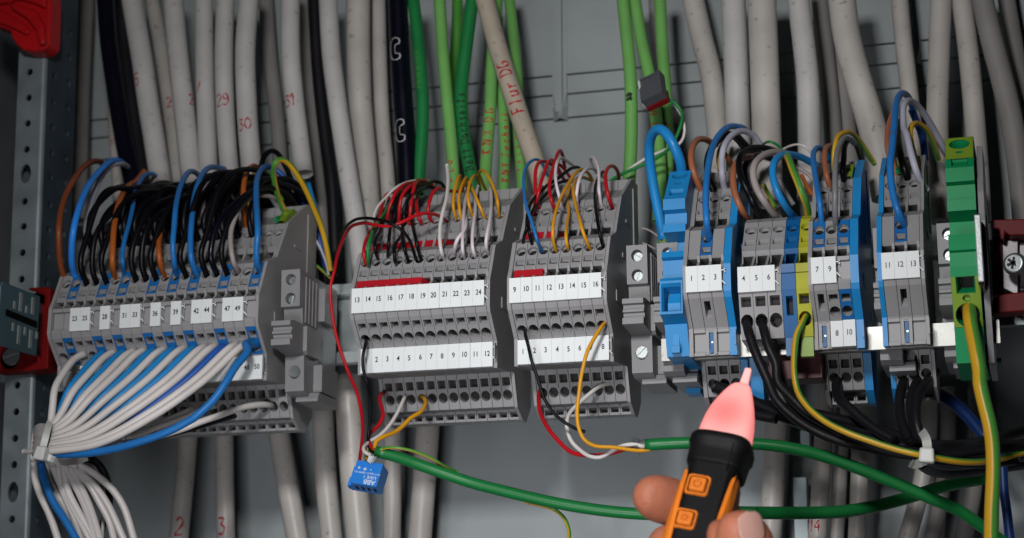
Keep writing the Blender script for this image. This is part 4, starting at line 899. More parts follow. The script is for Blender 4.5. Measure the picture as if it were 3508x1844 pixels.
W(Wz, '890,360 845,500 827,620 840,760 822,900 808,1020 818,1130 855,1260', 34, 'yellow', [70, 46, 28, 12, 2, 14], 'yellow wire, middle one of three', group=G4)
W(Wz, '1110,405 1020,370 945,378 903,450 898,560 930,720 970,860 1000,980 1050,1110 1120,1250', 36, 'yellow', [78, 56, 36, 20, 6, 0, 14], 'yellow wire, last of three, into the seventh front hole', group=G4)
W(Wz, '1260,380 1190,320 1120,265 1050,268 990,330 950,440 930,600 943,700 980,800', 36, 'pinkwhite', [76, 56, 38, 26, 26, 38], 'white wire, middle arc of the right-hand strip', group=G4)
W(Wz, '1170,330 1110,230 1095,145 1135,145 1180,240 1192,360 1192,500 1210,640 1245,770', 34, 'pinkwhite', [76, 62, 50, 36, 26, 38], 'white wire with a narrow doubled-back loop on top', group=G4)
W(Wz, '1240,300 1185,370 1150,480 1147,640 1165,800 1190,960 1220,1100 1255,1210', 36, 'black', [66, 44, 24, 8, 0, 14], 'black wire into the last front hole over marker 16', group=G4)
W(Wz, '1425,400 1412,310 1370,243 1310,243 1270,320 1273,450 1300,580 1330,680 1380,775', 40, 'red', [76, 60, 42, 28, 26, 38], 'red wire, lone round loop at the right end of the strip', group=G4)
N_ = Z(1900, 0, 2.256)
W(N_, '400,1420 520,1345 700,1268 850,1180 930,1080 980,950 985,880 940,805 880,770 780,752', 24, 'green', [78, 74, 66, 62, 62], 'thin dark green wire hanging from the small grey connector', group='wire pair of the small grey connector')
W(N_, '440,1410 540,1335 700,1228 840,1165 960,1115 1003,1030 992,920 950,840 900,775 850,750', 20, 'white', [82, 78, 70, 66, 64], 'thin white wire hanging from the small grey connector', group='wire pair of the small grey connector')
G5 = 'wires entering the strip marked 9 to 16 from below'
W(Z(1700, 900, 3.385), '300,690 322,740 340,850 370,960 400,1100 440,1230 480,1340 550,1560 640,1710 760,1830 930,1930 1030,1960', 36, 'black', [18, 4, 2, 2, 4, 8, 12], 'black wire crossing marker 1 and sweeping down right', group=G5)
MW([(Z(1700, 900, 3.385), '1285,690 1260,700 1210,760 1140,870 1080,980 1040,1080 1000,1250 980,1354'), (T_, '2068,120 2055,260 2065,380 2110,480 2200,535 2350,545 2480,565 2570,572 2640,560')], 13.5, 'yellow', [14, 4, 0, -2, -3, -3, -2, 2, 6, 8], 'yellow wire crossing marker 7 and curving to the shielded cable end', group=G5)
W(T_, '1815,100 1790,78 1752,95 1745,150 1760,270 1820,390 1900,490 2000,580 2100,605 2250,608 2400,572 2500,540 2600,545', 32, 'red', [58, 40, 24, 16, 12, 10], 'red wire curving from the bottom tier to the shielded cable end', group=G5)
W(T_, '2465,60 2440,50 2350,33 2250,50 2150,120 2060,200 1990,280 1972,380 2005,490 2080,570 2160,618 2240,625 2310,590 2400,540 2500,522 2600,540', 31, 'white', [58, 44, 30, 18, 10, 8, 6], 'white wire making a wide loop from the last bottom-tier hole', group=G5)

# ------------------------------------------------------------------ right-hand wires
V = Z(2200, 400, 3.008); V2 = Z(2200, 800, 2.708); XX = Z(2750, 400, 2.708); X2 = Z(2750, 850, 2.708); K27 = Z(2700, 0, 2.2567); Y = Z(2600, 1300, 2.489)
G6 = 'thick coloured wires looping over the right-hand terminals'
W(V, '215,1260 190,1100 150,900 105,650 78,450 75,290 105,180 170,130 240,165 310,270 370,400 403,520 400,640', 104, 'sky', [60, 56, 48, 38, 26, 20, 24, 34], 'thick bright blue cable bent over into the big blue terminal', 'cable', 'cable', step=2.5, n=20)
W(V, '760,290 700,260 640,233 570,240 520,310 503,430 530,570 580,700 640,840', 60, 'tan', [70, 58, 44, 32, 28, 40], 'brown wire, first arc right of the thick blue cable', group=G6, n=14)
W(V, '1060,130 1020,112 920,100 840,140 760,240 710,370 680,520 660,700 655,900 665,1080 680,1200 705,1320', 62, 'blue', [74, 58, 40, 20, 4, 0, 14], 'blue wire with the tallest crest, into the blue-framed hole over marker 2', group=G6, n=14)
W(V, '880,225 830,280 795,350 785,450 800,560', 42, 'gy', [80, 70, 62], 'green-yellow wire glimpsed behind the tall blue arc', group=G6)
W(V, '1270,330 1220,290 1150,200 1060,152 970,160 890,230 838,330 820,450 825,600 850,740 905,890', 60, 'lilac', [74, 62, 46, 32, 28, 42], 'light lilac-grey wire arching beside the tall blue one', group=G6, n=14)
W(V, '1060,330 980,230 900,180 800,230 720,320 680,420 672,540 700,680 750,790 795,900', 68, 'black', [80, 72, 64, 52, 40, 32, 42], 'black wire behind the tall blue and the lilac arc', group=G6, n=14)
W(V, '960,180 1020,250 1100,330 1200,380', 70, 'black', [66, 74, 84], 'black wire crossing behind the lilac crest', group=G6, n=14)
W(V, '820,340 900,450 960,560', 44, 'brown', [84, 80], 'short brown wire slanting behind the lilac arc', group=G6)
W(V, '1160,410 1100,420 1010,440 950,520 935,640 958,800 1010,930 1055,1010 1095,1060', 64, 'tan', [64, 50, 36, 28, 28, 42], 'brown wire into the first top hole over marker 4', group=G6, n=14)
W(V, '1400,370 1290,330 1180,320 1080,345 1015,410 998,520 1030,650 1090,780 1150,900 1200,1000 1235,1050', 64, 'black', [66, 50, 36, 26, 26, 42], 'black wire into the second top hole over marker 5', group=G6, n=14)
W(V, '1330,430 1220,400 1120,430 1060,520 1060,640 1100,760', 66, 'navy', [74, 60, 50, 44], 'black wire nested inside the outer black arc', group=G6, n=14)
W(V, '1480,380 1430,368 1330,370 1230,412 1160,490 1143,600 1180,740 1250,860 1330,970 1400,1040', 66, 'beige', [66, 48, 32, 26, 26, 42], 'grey-beige wire into the third top hole over marker 6', group=G6, n=14)
W(V, '1900,560 1740,470 1620,412 1500,390 1410,412 1355,490 1348,620 1388,760 1450,880 1510,970 1560,1030', 68, 'sky', [72, 58, 40, 28, 22, 26, 42], 'blue wire sweeping from the right into the blue terminal', group=G6, n=14)
W(V, '1490,400 1515,450 1555,560 1605,680 1650,800 1690,900 1712,1020', 68, 'gy', [40, 28, 24, 24, 38], 'green-yellow wire into the yellow-green terminal', group=G6, n=14)
W(V, '1580,510 1680,570 1770,650 1880,760', 40, 'beige', [60, 66], 'thin grey-beige wire behind the striped one', group=G6)
W(V, '1400,630 1480,780 1560,910', 44, 'grey', [58, 60], 'grey wire seen through the blue sweeping arc', group=G6)
W(V, '1250,700 1300,800 1370,940', 40, 'gy', [62, 60], 'green-yellow wire deep behind the grey-beige arc', group=G6)
W(V, '1640,600 1700,720 1760,820', 40, 'orange', [62, 60], 'orange-brown wire behind the striped one', group=G6)
W(V, '1225,320 1260,275 1320,258 1390,290 1445,350', 26, 'green', [70, 56, 60], 'thin green wire arch left of the thin white arch', group=G6)
W(V, '1445,340 1530,300 1620,288 1690,320 1745,380 1780,440', 22, 'white', [70, 58, 66], 'thin white wire arch right of the thin green one', group=G6)
W(XX, '280,430 200,325 140,290 98,345 108,480 130,620 150,750 168,900 182,1085', 48, 'blue', [70, 54, 36, 18, 4, 14], 'blue wire into the first blue-framed hole over marker 7', group=G6, n=12)
W(XX, '330,320 285,285 240,272 208,315 204,420 220,540 250,640 280,725', 48, 'tan', [72, 56, 40, 28, 38], 'orange-brown wire left of the nested grey and black arcs', group=G6, n=12)
W(XX, '660,430 560,270 480,170 410,142 335,175 300,260 285,400 290,520', 42, 'gy', [84, 66, 50, 42, 44], 'green-yellow arc enclosing the grey and black ones', group=G6, n=12)
W(XX, '480,250 440,215 385,200 335,275 308,400 300,550 300,700 300,900 312,1085', 48, 'grey', [56, 44, 30, 14, 2, 0, 14], 'grey wire into the middle hole over marker 9', group=G6, n=12)
W(XX, '545,400 495,260 430,215 388,280 380,400 372,520 395,680', 48, 'black', [80, 60, 44, 32, 28, 40], 'black wire arc inside the grey one', group=G6, n=12)
MW([(K27, '985,920 940,770 885,722 845,770 828,880 815,1040'), (XX, '840,180 825,330 812,450 820,600 845,750 885,880 930,980 960,1045')], 24, 'blue', [96, 66, 44, 26, 14, 6, 2, 0, 14], 'tallest blue wire, dropping into the blue-framed hole over marker 12', group=G6, n=14)
MW([(K27, '1230,1200 1200,1150 1130,1010 1050,880 985,805 925,780 888,840 893,980'), (XX, '965,170 1000,320 1045,480 1090,590 1145,675')], 23, 'lilac', [96, 84, 66, 50, 38, 30, 28, 40], 'white-lilac wire arching right of the tallest blue one', group=G6, n=14)
W(XX, '850,-60 800,80 785,220 800,340 850,480 895,690', 50, 'tan', [60, 48, 38, 32, 42], 'brown wire behind the tallest blue one', group=G6, n=12)
W(XX, '880,50 880,200 905,350 955,520 1005,670', 62, 'black', [64, 48, 34, 30, 42], 'black wire between the tallest blue and the white-lilac wire', group=G6, n=14)
W(XX, '1260,400 1240,330 1205,220 1140,110 1060,62 1010,90 998,180 1030,340 1085,490', 46, 'gy', [86, 76, 62, 50, 46, 52], 'green-yellow arc at the right, against the pale cables', group=G6, n=12)
W(XX, '1010,-60 1060,60 1110,200 1135,400', 60, 'dark_blue', [88, 84, 80], 'dark blue wire inside the rightmost green-yellow arc', group=G6, n=12)
G7 = 'black rubber wires leaving the right-hand terminals downward'
MW([(V2, '965,745 965,800 982,900 1030,1050 1090,1200 1160,1354'), (Y, '150,175 300,325 480,440 700,530 900,575 1100,620 1350,660 1600,700 1900,720 2200,690')], 33, 'rubber', [24, 6, 2, 0, 2, 4, 6, 10, 16, 24, 40], 'leftmost of three black wires under the marker 4 5 6', group=G7, n=16)
MW([(V2, '1098,740 1100,800 1130,900 1170,1050 1240,1210'), (Y, '160,20 260,140 400,275 560,370 800,490 1050,570 1350,620 1600,640 1950,600 2260,560')], 33, 'rubber', [24, 8, 4, 4, 6, 8, 10, 14, 24, 40], 'middle of three black wires under the marker 4 5 6', group=G7, n=16)
MW([(V2, '1222,730 1218,790 1205,900 1210,1050 1240,1200'), (Y, '180,0 240,130 330,250 450,350 600,420 760,480')], 33, 'rubber', [24, 14, 12, 16, 18, 18], 'rightmost of three black wires under the marker 4 5 6', group=G7, n=16)
W(V2, '700,1354 720,1450 800,1540 900,1620 1050,1680 1250,1720', 96, 'rubber', [56, 40, 34, 30], 'black wire behind the glowing tester tip', group=G7, n=16)
W(Y, '-380,60 -260,100 -100,170 60,250 250,330 480,400 700,440 900,500 1150,560 1350,600', 110, 'rubber', [44, 40, 34, 30, 26], 'thick black wire passing behind the tester toward the right tie', group=G7, n=16)
W(Y, '-300,0 -200,110 -20,200 200,240 450,290 700,345 900,395 1180,480 1380,560', 92, 'rubber', [56, 50, 44, 36, 24], 'glossy black wire above the striped wire', group=G7, n=16)
W(X2, '375,1150 330,1200 312,1290 340,1400 430,1480 560,1600 700,1700 860,1790', 84, 'rubber', [60, 44, 34, 28, 24, 20], 'black wire from the bottom hole below markers 8 and 10', group=G7, n=16)
W(X2, '1005,1150 940,1230 900,1380 900,1530 940,1680 1000,1800', 84, 'rubber', [60, 46, 34, 26, 20, 16], 'left one of three black wires below marker 11', group=G7, n=16)
W(X2, '1115,1145 1060,1240 1010,1390 1010,1530 1040,1680 1080,1790', 84, 'rubber', [60, 44, 30, 22, 16, 14], 'middle one of three black wires below marker 12', group=G7, n=16)
W(X2, '1232,1145 1160,1230 1090,1340 1050,1480 1060,1640 1110,1800', 84, 'rubber', [60, 44, 26, 18, 14, 14], 'right one of three black wires below marker 13', group=G7, n=16)
for s_, wd, lb, d in (('1380,540 1500,560 1700,560 1900,530 2260,440', 90, 'upper', [20, 50, 90]), ('1350,590 1550,620 1800,620 2260,560', 110, 'middle', [26, 60, 100]), ('1380,700 1480,760 1650,780 1950,750 2300,700', 130, 'lower', [40, 70, 110]), ('1400,660 1600,720 1900,700 2300,640', 110, 'inner', [30, 60, 100])):
    W(Y, s_, wd, 'rubber', d, 'black wire leaving the right tie toward the right edge, %s one' % lb, group=G7, n=16)
MW([(V2, '1545,725 1530,745 1475,850 1432,950 1413,1100 1408,1250'), (Y, '305,-20 318,60 350,145 440,260 580,368 750,452 950,525 1150,590 1350,638 1500,668 1700,700 1850,706 1960,696 2100,668 2300,610')], 23, 'gy', [22, 6, 2, 0, 0, -2, -4, -4, -4, 10, 26, 44], 'striped green-yellow wire from the yellow-green terminal sweeping right under the nylon tie', group=G7, n=16)
MW([(X2, '1570,440 1548,520 1550,640 1572,780 1605,950 1640,1150'), (Y, '1885,40 1925,220 1965,380 1990,550 1998,750 1992,950 1985,1100 1980,1400 1980,1500')], 49, 'gy', [26, 0, -6, -9, -10, -10, -10, -10], 'thick striped earth cable hanging from the green terminal to the bottom edge', 'cable', 'cable', step=2.5, n=22)
W(Y, '1450,100 1580,150 1700,235 1830,370 1960,530', 110, 'dark_blue', [80, 86, 90], 'thick dark blue cable slanting behind the striped earth cable', 'cable', 'cable', step=4, n=18)
W(Y, '2075,640 2080,800 2090,960 2110,1100 2140,1354 2160,1500', 74, 'dark_blue', [80, 80], 'dark blue cable at the bottom right corner', 'cable', 'cable', step=4, n=16)
gc2 = W(ID, '2208,1526 2260,1522 2360,1518 2480,1522 2600,1522 2720,1538 2841,1569 2961,1613 3082,1662 3202,1713 3283,1748 3364,1804 3440,1860', 42, 'dgreen', [8, 10, 16, 24, 34, 50], 'shielded green cable with stripped end passing behind the tester', 'cable', 'cable', step=4, n=20)
# foil and frayed shield at the stripped end
so = at(2206, 1526, 8); mb = MB(so); mb.cyl(at(2194, 1526, 8), at(2212, 1525, 8)-at(2194, 1526, 8), 2.3, 2.4, 20, r2=2.75)
for k in range(46):
    a_ = rnd.uniform(0, 6.28); p = np.array(at(2196, 1527, 8))+np.array((0, math.cos(a_), math.sin(a_)))*2.2; q = p+np.array((-rnd.uniform(1, 5), rnd.uniform(-1.5, 1.5), rnd.uniform(-2.5, 2.5))); m_ = (p+q)/2+np.array((0, rnd.uniform(-.6, .6), rnd.uniform(-.7, .7)))
    for a2, b2 in ((p, m_), (m_, q)): mb.cyl(a2, b2-a2, .09, np.linalg.norm(b2-a2), 4, 0)
sh = mb.build('shield', SCREWM, gc2); gc2_loc = np.array(gc2.location)/MM; sh.location = Vector(so-gc2_loc)*MM
for s_, lb in (('-10,1150 60,1165 130,1210 200,1270 250,1310', 'upper'), ('0,1300 70,1330 140,1370', 'lower')):
    W(V, s_, 18, 'beige', [60, 60], 'thin brownish wire in the shade left of the big blue terminal, %s one' % lb)
# tie right
tr2 = thing('cable_tie', 'white nylon cable tie around the black and striped wires at lower right', 'cable tie', at(*Y(1430, 650), -14), 'nylon cable ties'); o2 = np.array(at(*Y(1430, 650), -14))
ribbon('strap', [at(*Y(x, y), d) for x, y, d in ((1370, 425, 30), (1400, 460, 6), (1425, 510, -6), (1435, 580, -9), (1430, 640, -10))], 3.6, 1.1, NYLON, tr2, o2, serr=True)
ribbon('strap', [at(*Y(x, y), d) for x, y, d in ((1420, 690, -8), (1380, 710, -4), (1330, 725, 6), (1290, 715, 24))], 3.6, 1.1, NYLON, tr2, o2)
mb = MB(o2); c = at(*Y(1432, 650), -12); mb.obox(c, (3.1, 0, -.3), (0, -2.6, 0), (.2, 0, 3.0), taper=.9); hd = mb.build('head', NYLON, tr2); bv = hd.modifiers.new('b', 'BEVEL'); bv.width = .0009; bv.segments = 3

# ------------------------------------------------------------------ blue bus connector and small grey connector
def local_box_obj(name, label, cat, c, ux, uy, uz, hx, hy, hz):
    pass
Bz = Z(1160, 1500, 6.154)
yb_ = -2; p00 = at(*Bz(390, 460), yb_); p10 = at(*Bz(940, 545), yb_); p01 = at(*Bz(355, 950), yb_-3); p11 = at(*Bz(880, 1030), yb_-3)
ux = (p10-p00); W_ = np.linalg.norm(ux); ux /= W_; uz = (p01-p00); H_ = np.linalg.norm(uz); uz /= H_; uz = uz-ux*np.dot(uz, ux); uz /= np.linalg.norm(uz); un = np.cross(ux, uz); un /= np.linalg.norm(un)
if un[1] < 0: un = -un
BUSB = C('bus_blue', (.02, .19, .62), .35); bc = thing('bus_connector', 'blue plug-in bus connector with white printing hanging from red and white wires', 'connector', p00)
def BP(a, b, c): return p00+ux*a*W_+uz*b*H_+un*c
mb = MB(p00)
def hexa(mb, P): # 8 points: a(b c) order
    i = [mb.vert(p) for p in P]
    for q in ((0, 1, 3, 2), (4, 6, 7, 5), (0, 4, 5, 1), (2, 3, 7, 6), (0, 2, 6, 4), (1, 5, 7, 3)): mb.faces([i[k] for k in q])
hexa(mb, [BP(a, b, c) for a in (0, 1) for b in (0, 1.0) for c in (0, 9.5)])
body = mb.build('body', BUSB, bc); bv = body.modifiers.new('b', 'BEVEL'); bv.width = .0004; bv.segments = 2
mb = MB(p00); hexa(mb, [BP(a, b, c) for a in (-.14, .02) for b in (.2, 1.0) for c in (3.2, 9)]); hexa(mb, [BP(a, b, c) for a in (-.22, -.1) for b in (.62, 1.0) for c in (4.4, 8)]); mb.build('side_rail', BUSB, bc)
mb = MB(p00); hexa(mb, [BP(a, b, c) for a in (-.09, -.025) for b in (.55, .82) for c in (2.4, 3.3)]); mb.build('latch', BUSB, bc)
mb = MB(p00)
for k in range(4): hexa(mb, [BP(a, b, c) for a in (.1+k*.23, .22+k*.23) for b in (.9, 1.004) for c in (3, 6.5)])
mb.build('socket', BLKR, bc)
PRW = C('print_white', (.62, .68, .75), .5)
def btext(s, a, b, size, off=.03, xs=1):
    me = text_mesh(s, size, xs, PRW, off); o = link('print', me, bc, BP(a, b, -.08)-p00)
    R_ = np.array([-ux, uz, np.cross(-ux, uz)]).T
    import mathutils
    o.rotation_euler = mathutils.Matrix(R_.tolist()).to_euler(); return o
btext('ABB', .70, .86, 3.1, .05, 1.0); btext('US/E 1', .66, .66, 2.0, .02, 1.15); btext('GH Q631 0009 R1', .52, .50, 1.2, .0, 1.35); btext('+', .17, .31, 2.6, .05); btext('-', .62, .36, 2.6, .04); btext('+', .40, .33, 3.4, .05)
mb = MB(p00)   # torn clear film at the wire entry
for k in range(5): mb.poly([BP(.42+.05*k, -.22+.05*(k % 2), -1.2+.3*k), BP(.52+.05*k, -.22, -1.0), BP(.50+.035*k, .08+.04*(k % 3), -1.0-.3*(k % 2)), BP(.40+.05*k, .02, -.6)])
mb.build('clear_film', C('film', (.6, .62, .65), .15, coat=.5), bc)
Gz = Z(2160, 200, 7.52); gy_ = 58
g00 = at(*Gz(205, 560), gy_+2); g10 = at(*Gz(740, 300), gy_-1); g01 = at(*Gz(410, 1040), gy_-4); 
ux = g10-g00; W_ = np.linalg.norm(ux); ux /= W_; uz = g01-g00; H_ = np.linalg.norm(uz); uz /= H_; uz = uz-ux*np.dot(ux, uz); uz /= np.linalg.norm(uz); un = np.cross(ux, uz); un = un if un[1] > 0 else -un
gc = thing('bus_connector', 'small dark grey and red bus connector hanging among the light green cables', 'connector', g00); p00 = g00
mb = MB(g00); hexa(mb, [BP(a, b, c) for a in (0, 1) for b in (0, .36) for c in (.8, 5)]); hexa(mb, [BP(a, b, c) for a in (0, 1) for b in (.36, 1) for c in (0, 5)])
hexa(mb, [BP(a, b, c) for a in (0, 1) for b in (0, .08) for c in (0, 1)]); hexa(mb, [BP(a, b, c) for a in (.92, 1) for b in (.08, .36) for c in (0, 1)]); hexa(mb, [BP(a, b, c) for a in (.5, .53) for b in (.08, .34) for c in (.5, 1)])
mb.build('body', DARKP, gc)
mb = MB(g00); hexa(mb, [BP(a, b, c) for a in (0.02, .98) for b in (.6, 1.07) for c in (5.1, 7.6)]); mb.build('red_half', REDP, gc)
mb = MB(g00); hexa(mb, [BP(a, b, c) for a in (-.03, .05) for b in (.04, .40) for c in (-.1, 3)]); hexa(mb, [BP(a, b, c) for a in (-.03, .0) for b in (.4, 1.05) for c in (2, 4.6)]); mb.build('white_edge', NYLON, gc)

# ------------------------------------------------------------------ slotted metal profile at the left
yv = 45; pt = at(112, 0, yv); pb = at(38, 1844, yv)
org = (pt+pb)/2; prf = thing('metal_profile', 'upright perforated zinc profile at the left edge', 'profile', org)
ax = (pt-pb)/np.linalg.norm(pt-pb); wx = px2mm(88, pt)
L0 = np.linalg.norm(pt-pb)
def MP(a, s, d): # a across x mm from centre, s along from pb, d depth
    return pb+ax*s+np.array((a, d, 0))
mb = MB(org)
pit = 88*px2mm(1, pt)
hs = []
v_list = [73, 160, 247, 335, 423, 512, 595, 690, 776, 866, 957, 1050, 1142, 1320, 1411, 1502, 1592, 1686, 1779, 1870]
def s_of(v, y=yv):
    # position along profile for picture v
    lo, hi = -60, L0+60
    for _ in range(40):
        m_ = (lo+hi)/2; q = pb+ax*m_; vv = 922-FPX*np.dot(q-CAM, Up)/np.dot(q-CAM, Fw)
        if vv > v: lo = m_
        else: hi = m_
    return lo
hw = wx/2
ss = [s_of(v) for v in v_list][::-1]
bnds = [-40]+[(a+b)/2 for a, b in zip(ss, ss[1:])]+[L0+40]
def holed(mb, mapf, hw, b0, b1, c, rx, ry, thick=1.5):
    out, inn = outline_ring(hw, b0, b1, c, 0, 'c', rx, ry); m = len(out)
    o = [mb.vert(mapf(a, b, 0)) for a, b in out]; i = [mb.vert(mapf(a, b, 0)) for a, b in inn]; i2 = [mb.vert(mapf(a, b, thick)) for a, b in inn]
    for q in range(m): r = (q+1) % m; mb.faces([o[q], o[r], i[r], i[q]]); mb.faces([i[q], i[r], i2[r], i2[q]])
for k, c in enumerate(ss):
    big = abs(c-s_of(595)) < 1 or abs(c-s_of(1686)) < 1
    holed(mb, lambda a, b, t: MP(a, b, t), hw, bnds[k], bnds[k+1], c, 1.8 if not big else 3.0, 1.9 if not big else 5.2)
flg = mb.build('front_flange', PROFM, prf, fix=False)
mb = MB(org)
# bent edge and side flange with two rows of holes
for k in range(6):
    a0_, a1_ = math.pi/2*k/6, math.pi/2*(k+1)/6; r_ = 2.2
    f = lambda t: (hw+r_*math.sin(t), r_-r_*math.cos(t))
    (x0, d0), (x1_, d1) = f(a0_), f(a1_)
    mb.poly([MP(x0, -40, d0), MP(x1_, -40, d1), MP(x1_, L0+40, d1), MP(x0, L0+40, d0)])
mb.build('bent_edge', PROFM, prf, fix=False)
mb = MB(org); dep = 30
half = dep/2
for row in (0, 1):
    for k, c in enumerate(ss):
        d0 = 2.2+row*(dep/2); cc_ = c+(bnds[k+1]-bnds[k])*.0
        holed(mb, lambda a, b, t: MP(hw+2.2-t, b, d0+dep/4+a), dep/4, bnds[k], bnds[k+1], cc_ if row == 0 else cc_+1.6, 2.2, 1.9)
mb.build('side_flange', C('profile_side_shaded', (.07, .095, .12), .5, metal=.3, var=.3), prf, fix=False)  # same zinc painted darker: the side's shade is put into the colour
mb = MB(org); mb.obox(MP(-hw+.4, L0/2, 16), (.6, 0, 0), (0, 15, 0), ax*(L0/2+40)); mb.build('rear_flange', PROFM, prf)

# cabinet side behind the profile
mb = MB((-330, 80, 0)); mb.box(-338, -330, -40, 175, -330, 330); sd = mb.build('side_wall', C('wall_dark', (.11, .12, .13), .6)); tag(sd, kind='structure')
# pale duct strips at far left
for uu, wv, lb in ((18, 30, 'blurred grey conduit at the very left edge, behind the metal profile'),):
    W(ID, '8,150 14,400 14,900 10,1500 8,1900', wv, 'dark', [150, 150], lb, 'cable', 'cable', step=8)

# red clip at the top left
RC = Z(0, 0, 2.2567); pol = [(-60, -60), (395, -60), (392, 80), (385, 300), (375, 350), (330, 385), (250, 398), (170, 385), (120, 340), (85, 290), (75, 235), (20, 215), (-60, 195)]
def extr(name, pol, zf, y0, y1, mat, parent=None, org=(0, 0, 0), bevel=.8):
    F_ = [at(*zf(x, y), y0) for x, y in pol]; mb = MB(org)
    B_ = [p+np.array((0, y1-y0, 0)) for p in F_]
    a = [mb.vert(p) for p in F_]; b = [mb.vert(p) for p in B_]; n = len(a)
    for i in range(n): j = (i+1) % n; mb.faces([a[i], a[j], b[j], b[i]])
    mb.faces(a); mb.faces(b[::-1]); o = mb.build(name, mat, parent)
    if bevel: bv = o.modifiers.new('b', 'BEVEL'); bv.width = bevel*MM; bv.segments = 3; bv.limit_method = 'ANGLE'
    return o
oc = at(*RC(200, 200), 30); rc = thing('red_clip', 'bright red plastic clip on the profile at the top left corner', 'clip', oc)
REDC = C('clip_red', (.52, .008, .012), .38)
extr('body', pol, RC, 34, 46, REDC, rc, oc, 1.6)
extr('rib', [(-60, -60), (350, -60), (345, 60), (250, 20), (120, -10), (60, 20), (-60, 30)], RC, 31, 35, REDC, rc, oc, 1.4)
extr('rib', [(60, 30), (120, 25), (270, 80), (330, 190), (345, 330), (300, 350), (270, 230), (200, 140), (90, 70)], RC, 30.5, 35, REDC, rc, oc, 1.4)
extr('rib', [(-60, 50), (60, 100), (180, 180), (230, 240), (200, 270), (60, 200), (-60, 160)], RC, 31.5, 35, REDC, rc, oc, 1.2)

# left holder: red frame, metal plate with slots, screw
LZ = Z(0, 900, 3.386); oh = at(*LZ(280, 780), 30); lh = thing('rail_holder', 'dark red holder with slotted metal plate at the left end of the rail', 'holder', oh)
extr('red_frame', [(330, 290), (560, 282), (582, 300), (570, 800), (552, 1210), (530, 1232), (300, 1255), (-60, 1275), (-60, 930), (430, 1070), (470, 1120), (520, 380), (430, 350), (330, 310)], LZ, 36, 48, REDP, lh, oh, 1.0)
extr('red_back', [(-60, 400), (520, 330), (500, 1150), (-60, 1200)], LZ, 50, 56, REDP, lh, oh, .6)
xq = at(*LZ(14, 400), -8)[0]
def pl(x, y): return atx(*LZ(x, y), xq)
a_, b_, c_, d_ = pl(14, 208), pl(470, 392), pl(440, 1088), pl(0, 962)
y0_, y1_ = a_[1], b_[1]; zt_ = (a_[2]+b_[2])/2; zb_ = (c_[2]+d_[2])/2
mb = MB(oh); nx = 10
mb.prism([(y0_+2, a_[2]), (y0_, a_[2]-2.5), (y0_, d_[2]+2.5), (y0_+2, d_[2]), (y1_, c_[2]), (y1_, b_[2])], xq-1.6, xq)
pm = mb.build('metal_plate', C('dark_steel', (.10, .17, .205), .4, metal=.25), lh); bv = pm.modifiers.new('b', 'BEVEL'); bv.width = .0005; bv.segments = 2
mb = MB(oh)
for x_, ya, yb2 in ((168, 445, 545), (240, 345, 575), (308, 500, 590), (380, 400, 610), (152, 695, 800), (218, 725, 955), (290, 745, 850), (354, 780, 1000), (426, 800, 890)):
    p, q = pl(x_-9, ya), pl(x_+9, yb2); mb.box(xq-.1, xq+.25, min(p[1], q[1]), max(p[1], q[1]), min(p[2], q[2]), max(p[2], q[2]))
mb.build('scale_mark', C('mark_bright', (.40, .44, .42), .4, metal=.4), lh)
mb = MB(oh); p, q = pl(62, 600), pl(430, 700); mb.box(xq-.05, xq+.12, p[1], q[1], (p[2]+q[2])/2-1.7, (p[2]+q[2])/2+1.7); mb.build('slot', BLKR, lh)
ms = MB(oh); screw(ms, None, at(*LZ(135, 1100), 34), (.45, -.9, .1), 4.3, .4, 2.6); ms.build('screw', SCREWM, lh)
mh = MB(oh); mh.cyl(at(*LZ(128, 1108), 36.5), (0, -1, 0), 5.6, .5, 24); mh.build('screw_recess', BLKR, lh)

# right holder: bent metal plate, red bars, screw
RZ = Z(3200, 700, 2.708); orr = at(*RZ(640, 600), 20); rh = thing('rail_holder', 'dark red holder with a bright-edged metal plate at the right end of the rail', 'holder', orr)
RD = C('maroon_red', (.12, .004, .006), .5, spec=.2)
extr('red_bar', [(545, 140), (900, 132), (900, 285), (780, 285), (700, 290), (660, 260), (650, 330), (620, 330), (600, 230), (545, 225)], RZ, 26, 36, RD, rh, orr, .8)
extr('red_bar', [(540, 900), (560, 860), (640, 830), (900, 800), (900, 985), (560, 1012), (535, 990)], RZ, 26, 36, RD, rh, orr, .8)
extr('red_back', [(545, 290), (900, 300), (900, 800), (545, 850)], RZ, 44, 50, RD, rh, orr, .4)
extr('steel_block', [(632, 332), (780, 335), (780, 850), (640, 780)], RZ, 34, 42, C('dim_steel', (.18, .17, .18), .4, metal=.5), rh, orr, .4)
extr('steel_block', [(785, 350), (900, 350), (900, 800), (790, 800)], RZ, 38, 44, C('dim_steel2', (.24, .22, .23), .4, metal=.4), rh, orr, .4)
yk = -12
e0, e1 = at(*RZ(390, 80), yk), at(*RZ(450, 80), yk); ztp = at(*RZ(415, 75), yk)[2]; zbt = at(*RZ(420, 745), yk)[2]
xk = e1[0]; mb = MB(orr)
th_ = 1.9
ztr = at(*RZ(640, 230), 26)[2]; zbr = at(*RZ(610, 905), 26)[2]
mb.prism([(yk+1.2, ztp), (yk, ztp-2), (yk, zbt+2), (yk+1.2, zbt), (26, zbr), (40, zbr), (40, ztr), (26, ztr)], at(*RZ(390, 400), yk)[0], at(*RZ(444, 400), yk)[0])
mb2 = MB(orr); mb2.box(at(*RZ(388, 400), yk)[0], at(*RZ(446, 400), yk)[0], yk-.5, yk+.6, zbt+1, ztp-1); ed_ = mb2.build('lit_edge_strip', C('edge_highlight', (.52, .55, .56), .45, metal=.3, var=.35, bump=.8), rh); bv = ed_.modifiers.new('b', 'BEVEL'); bv.width = .0004; bv.segments = 2  # added pale strip: the lit look of the front edge is in its colour
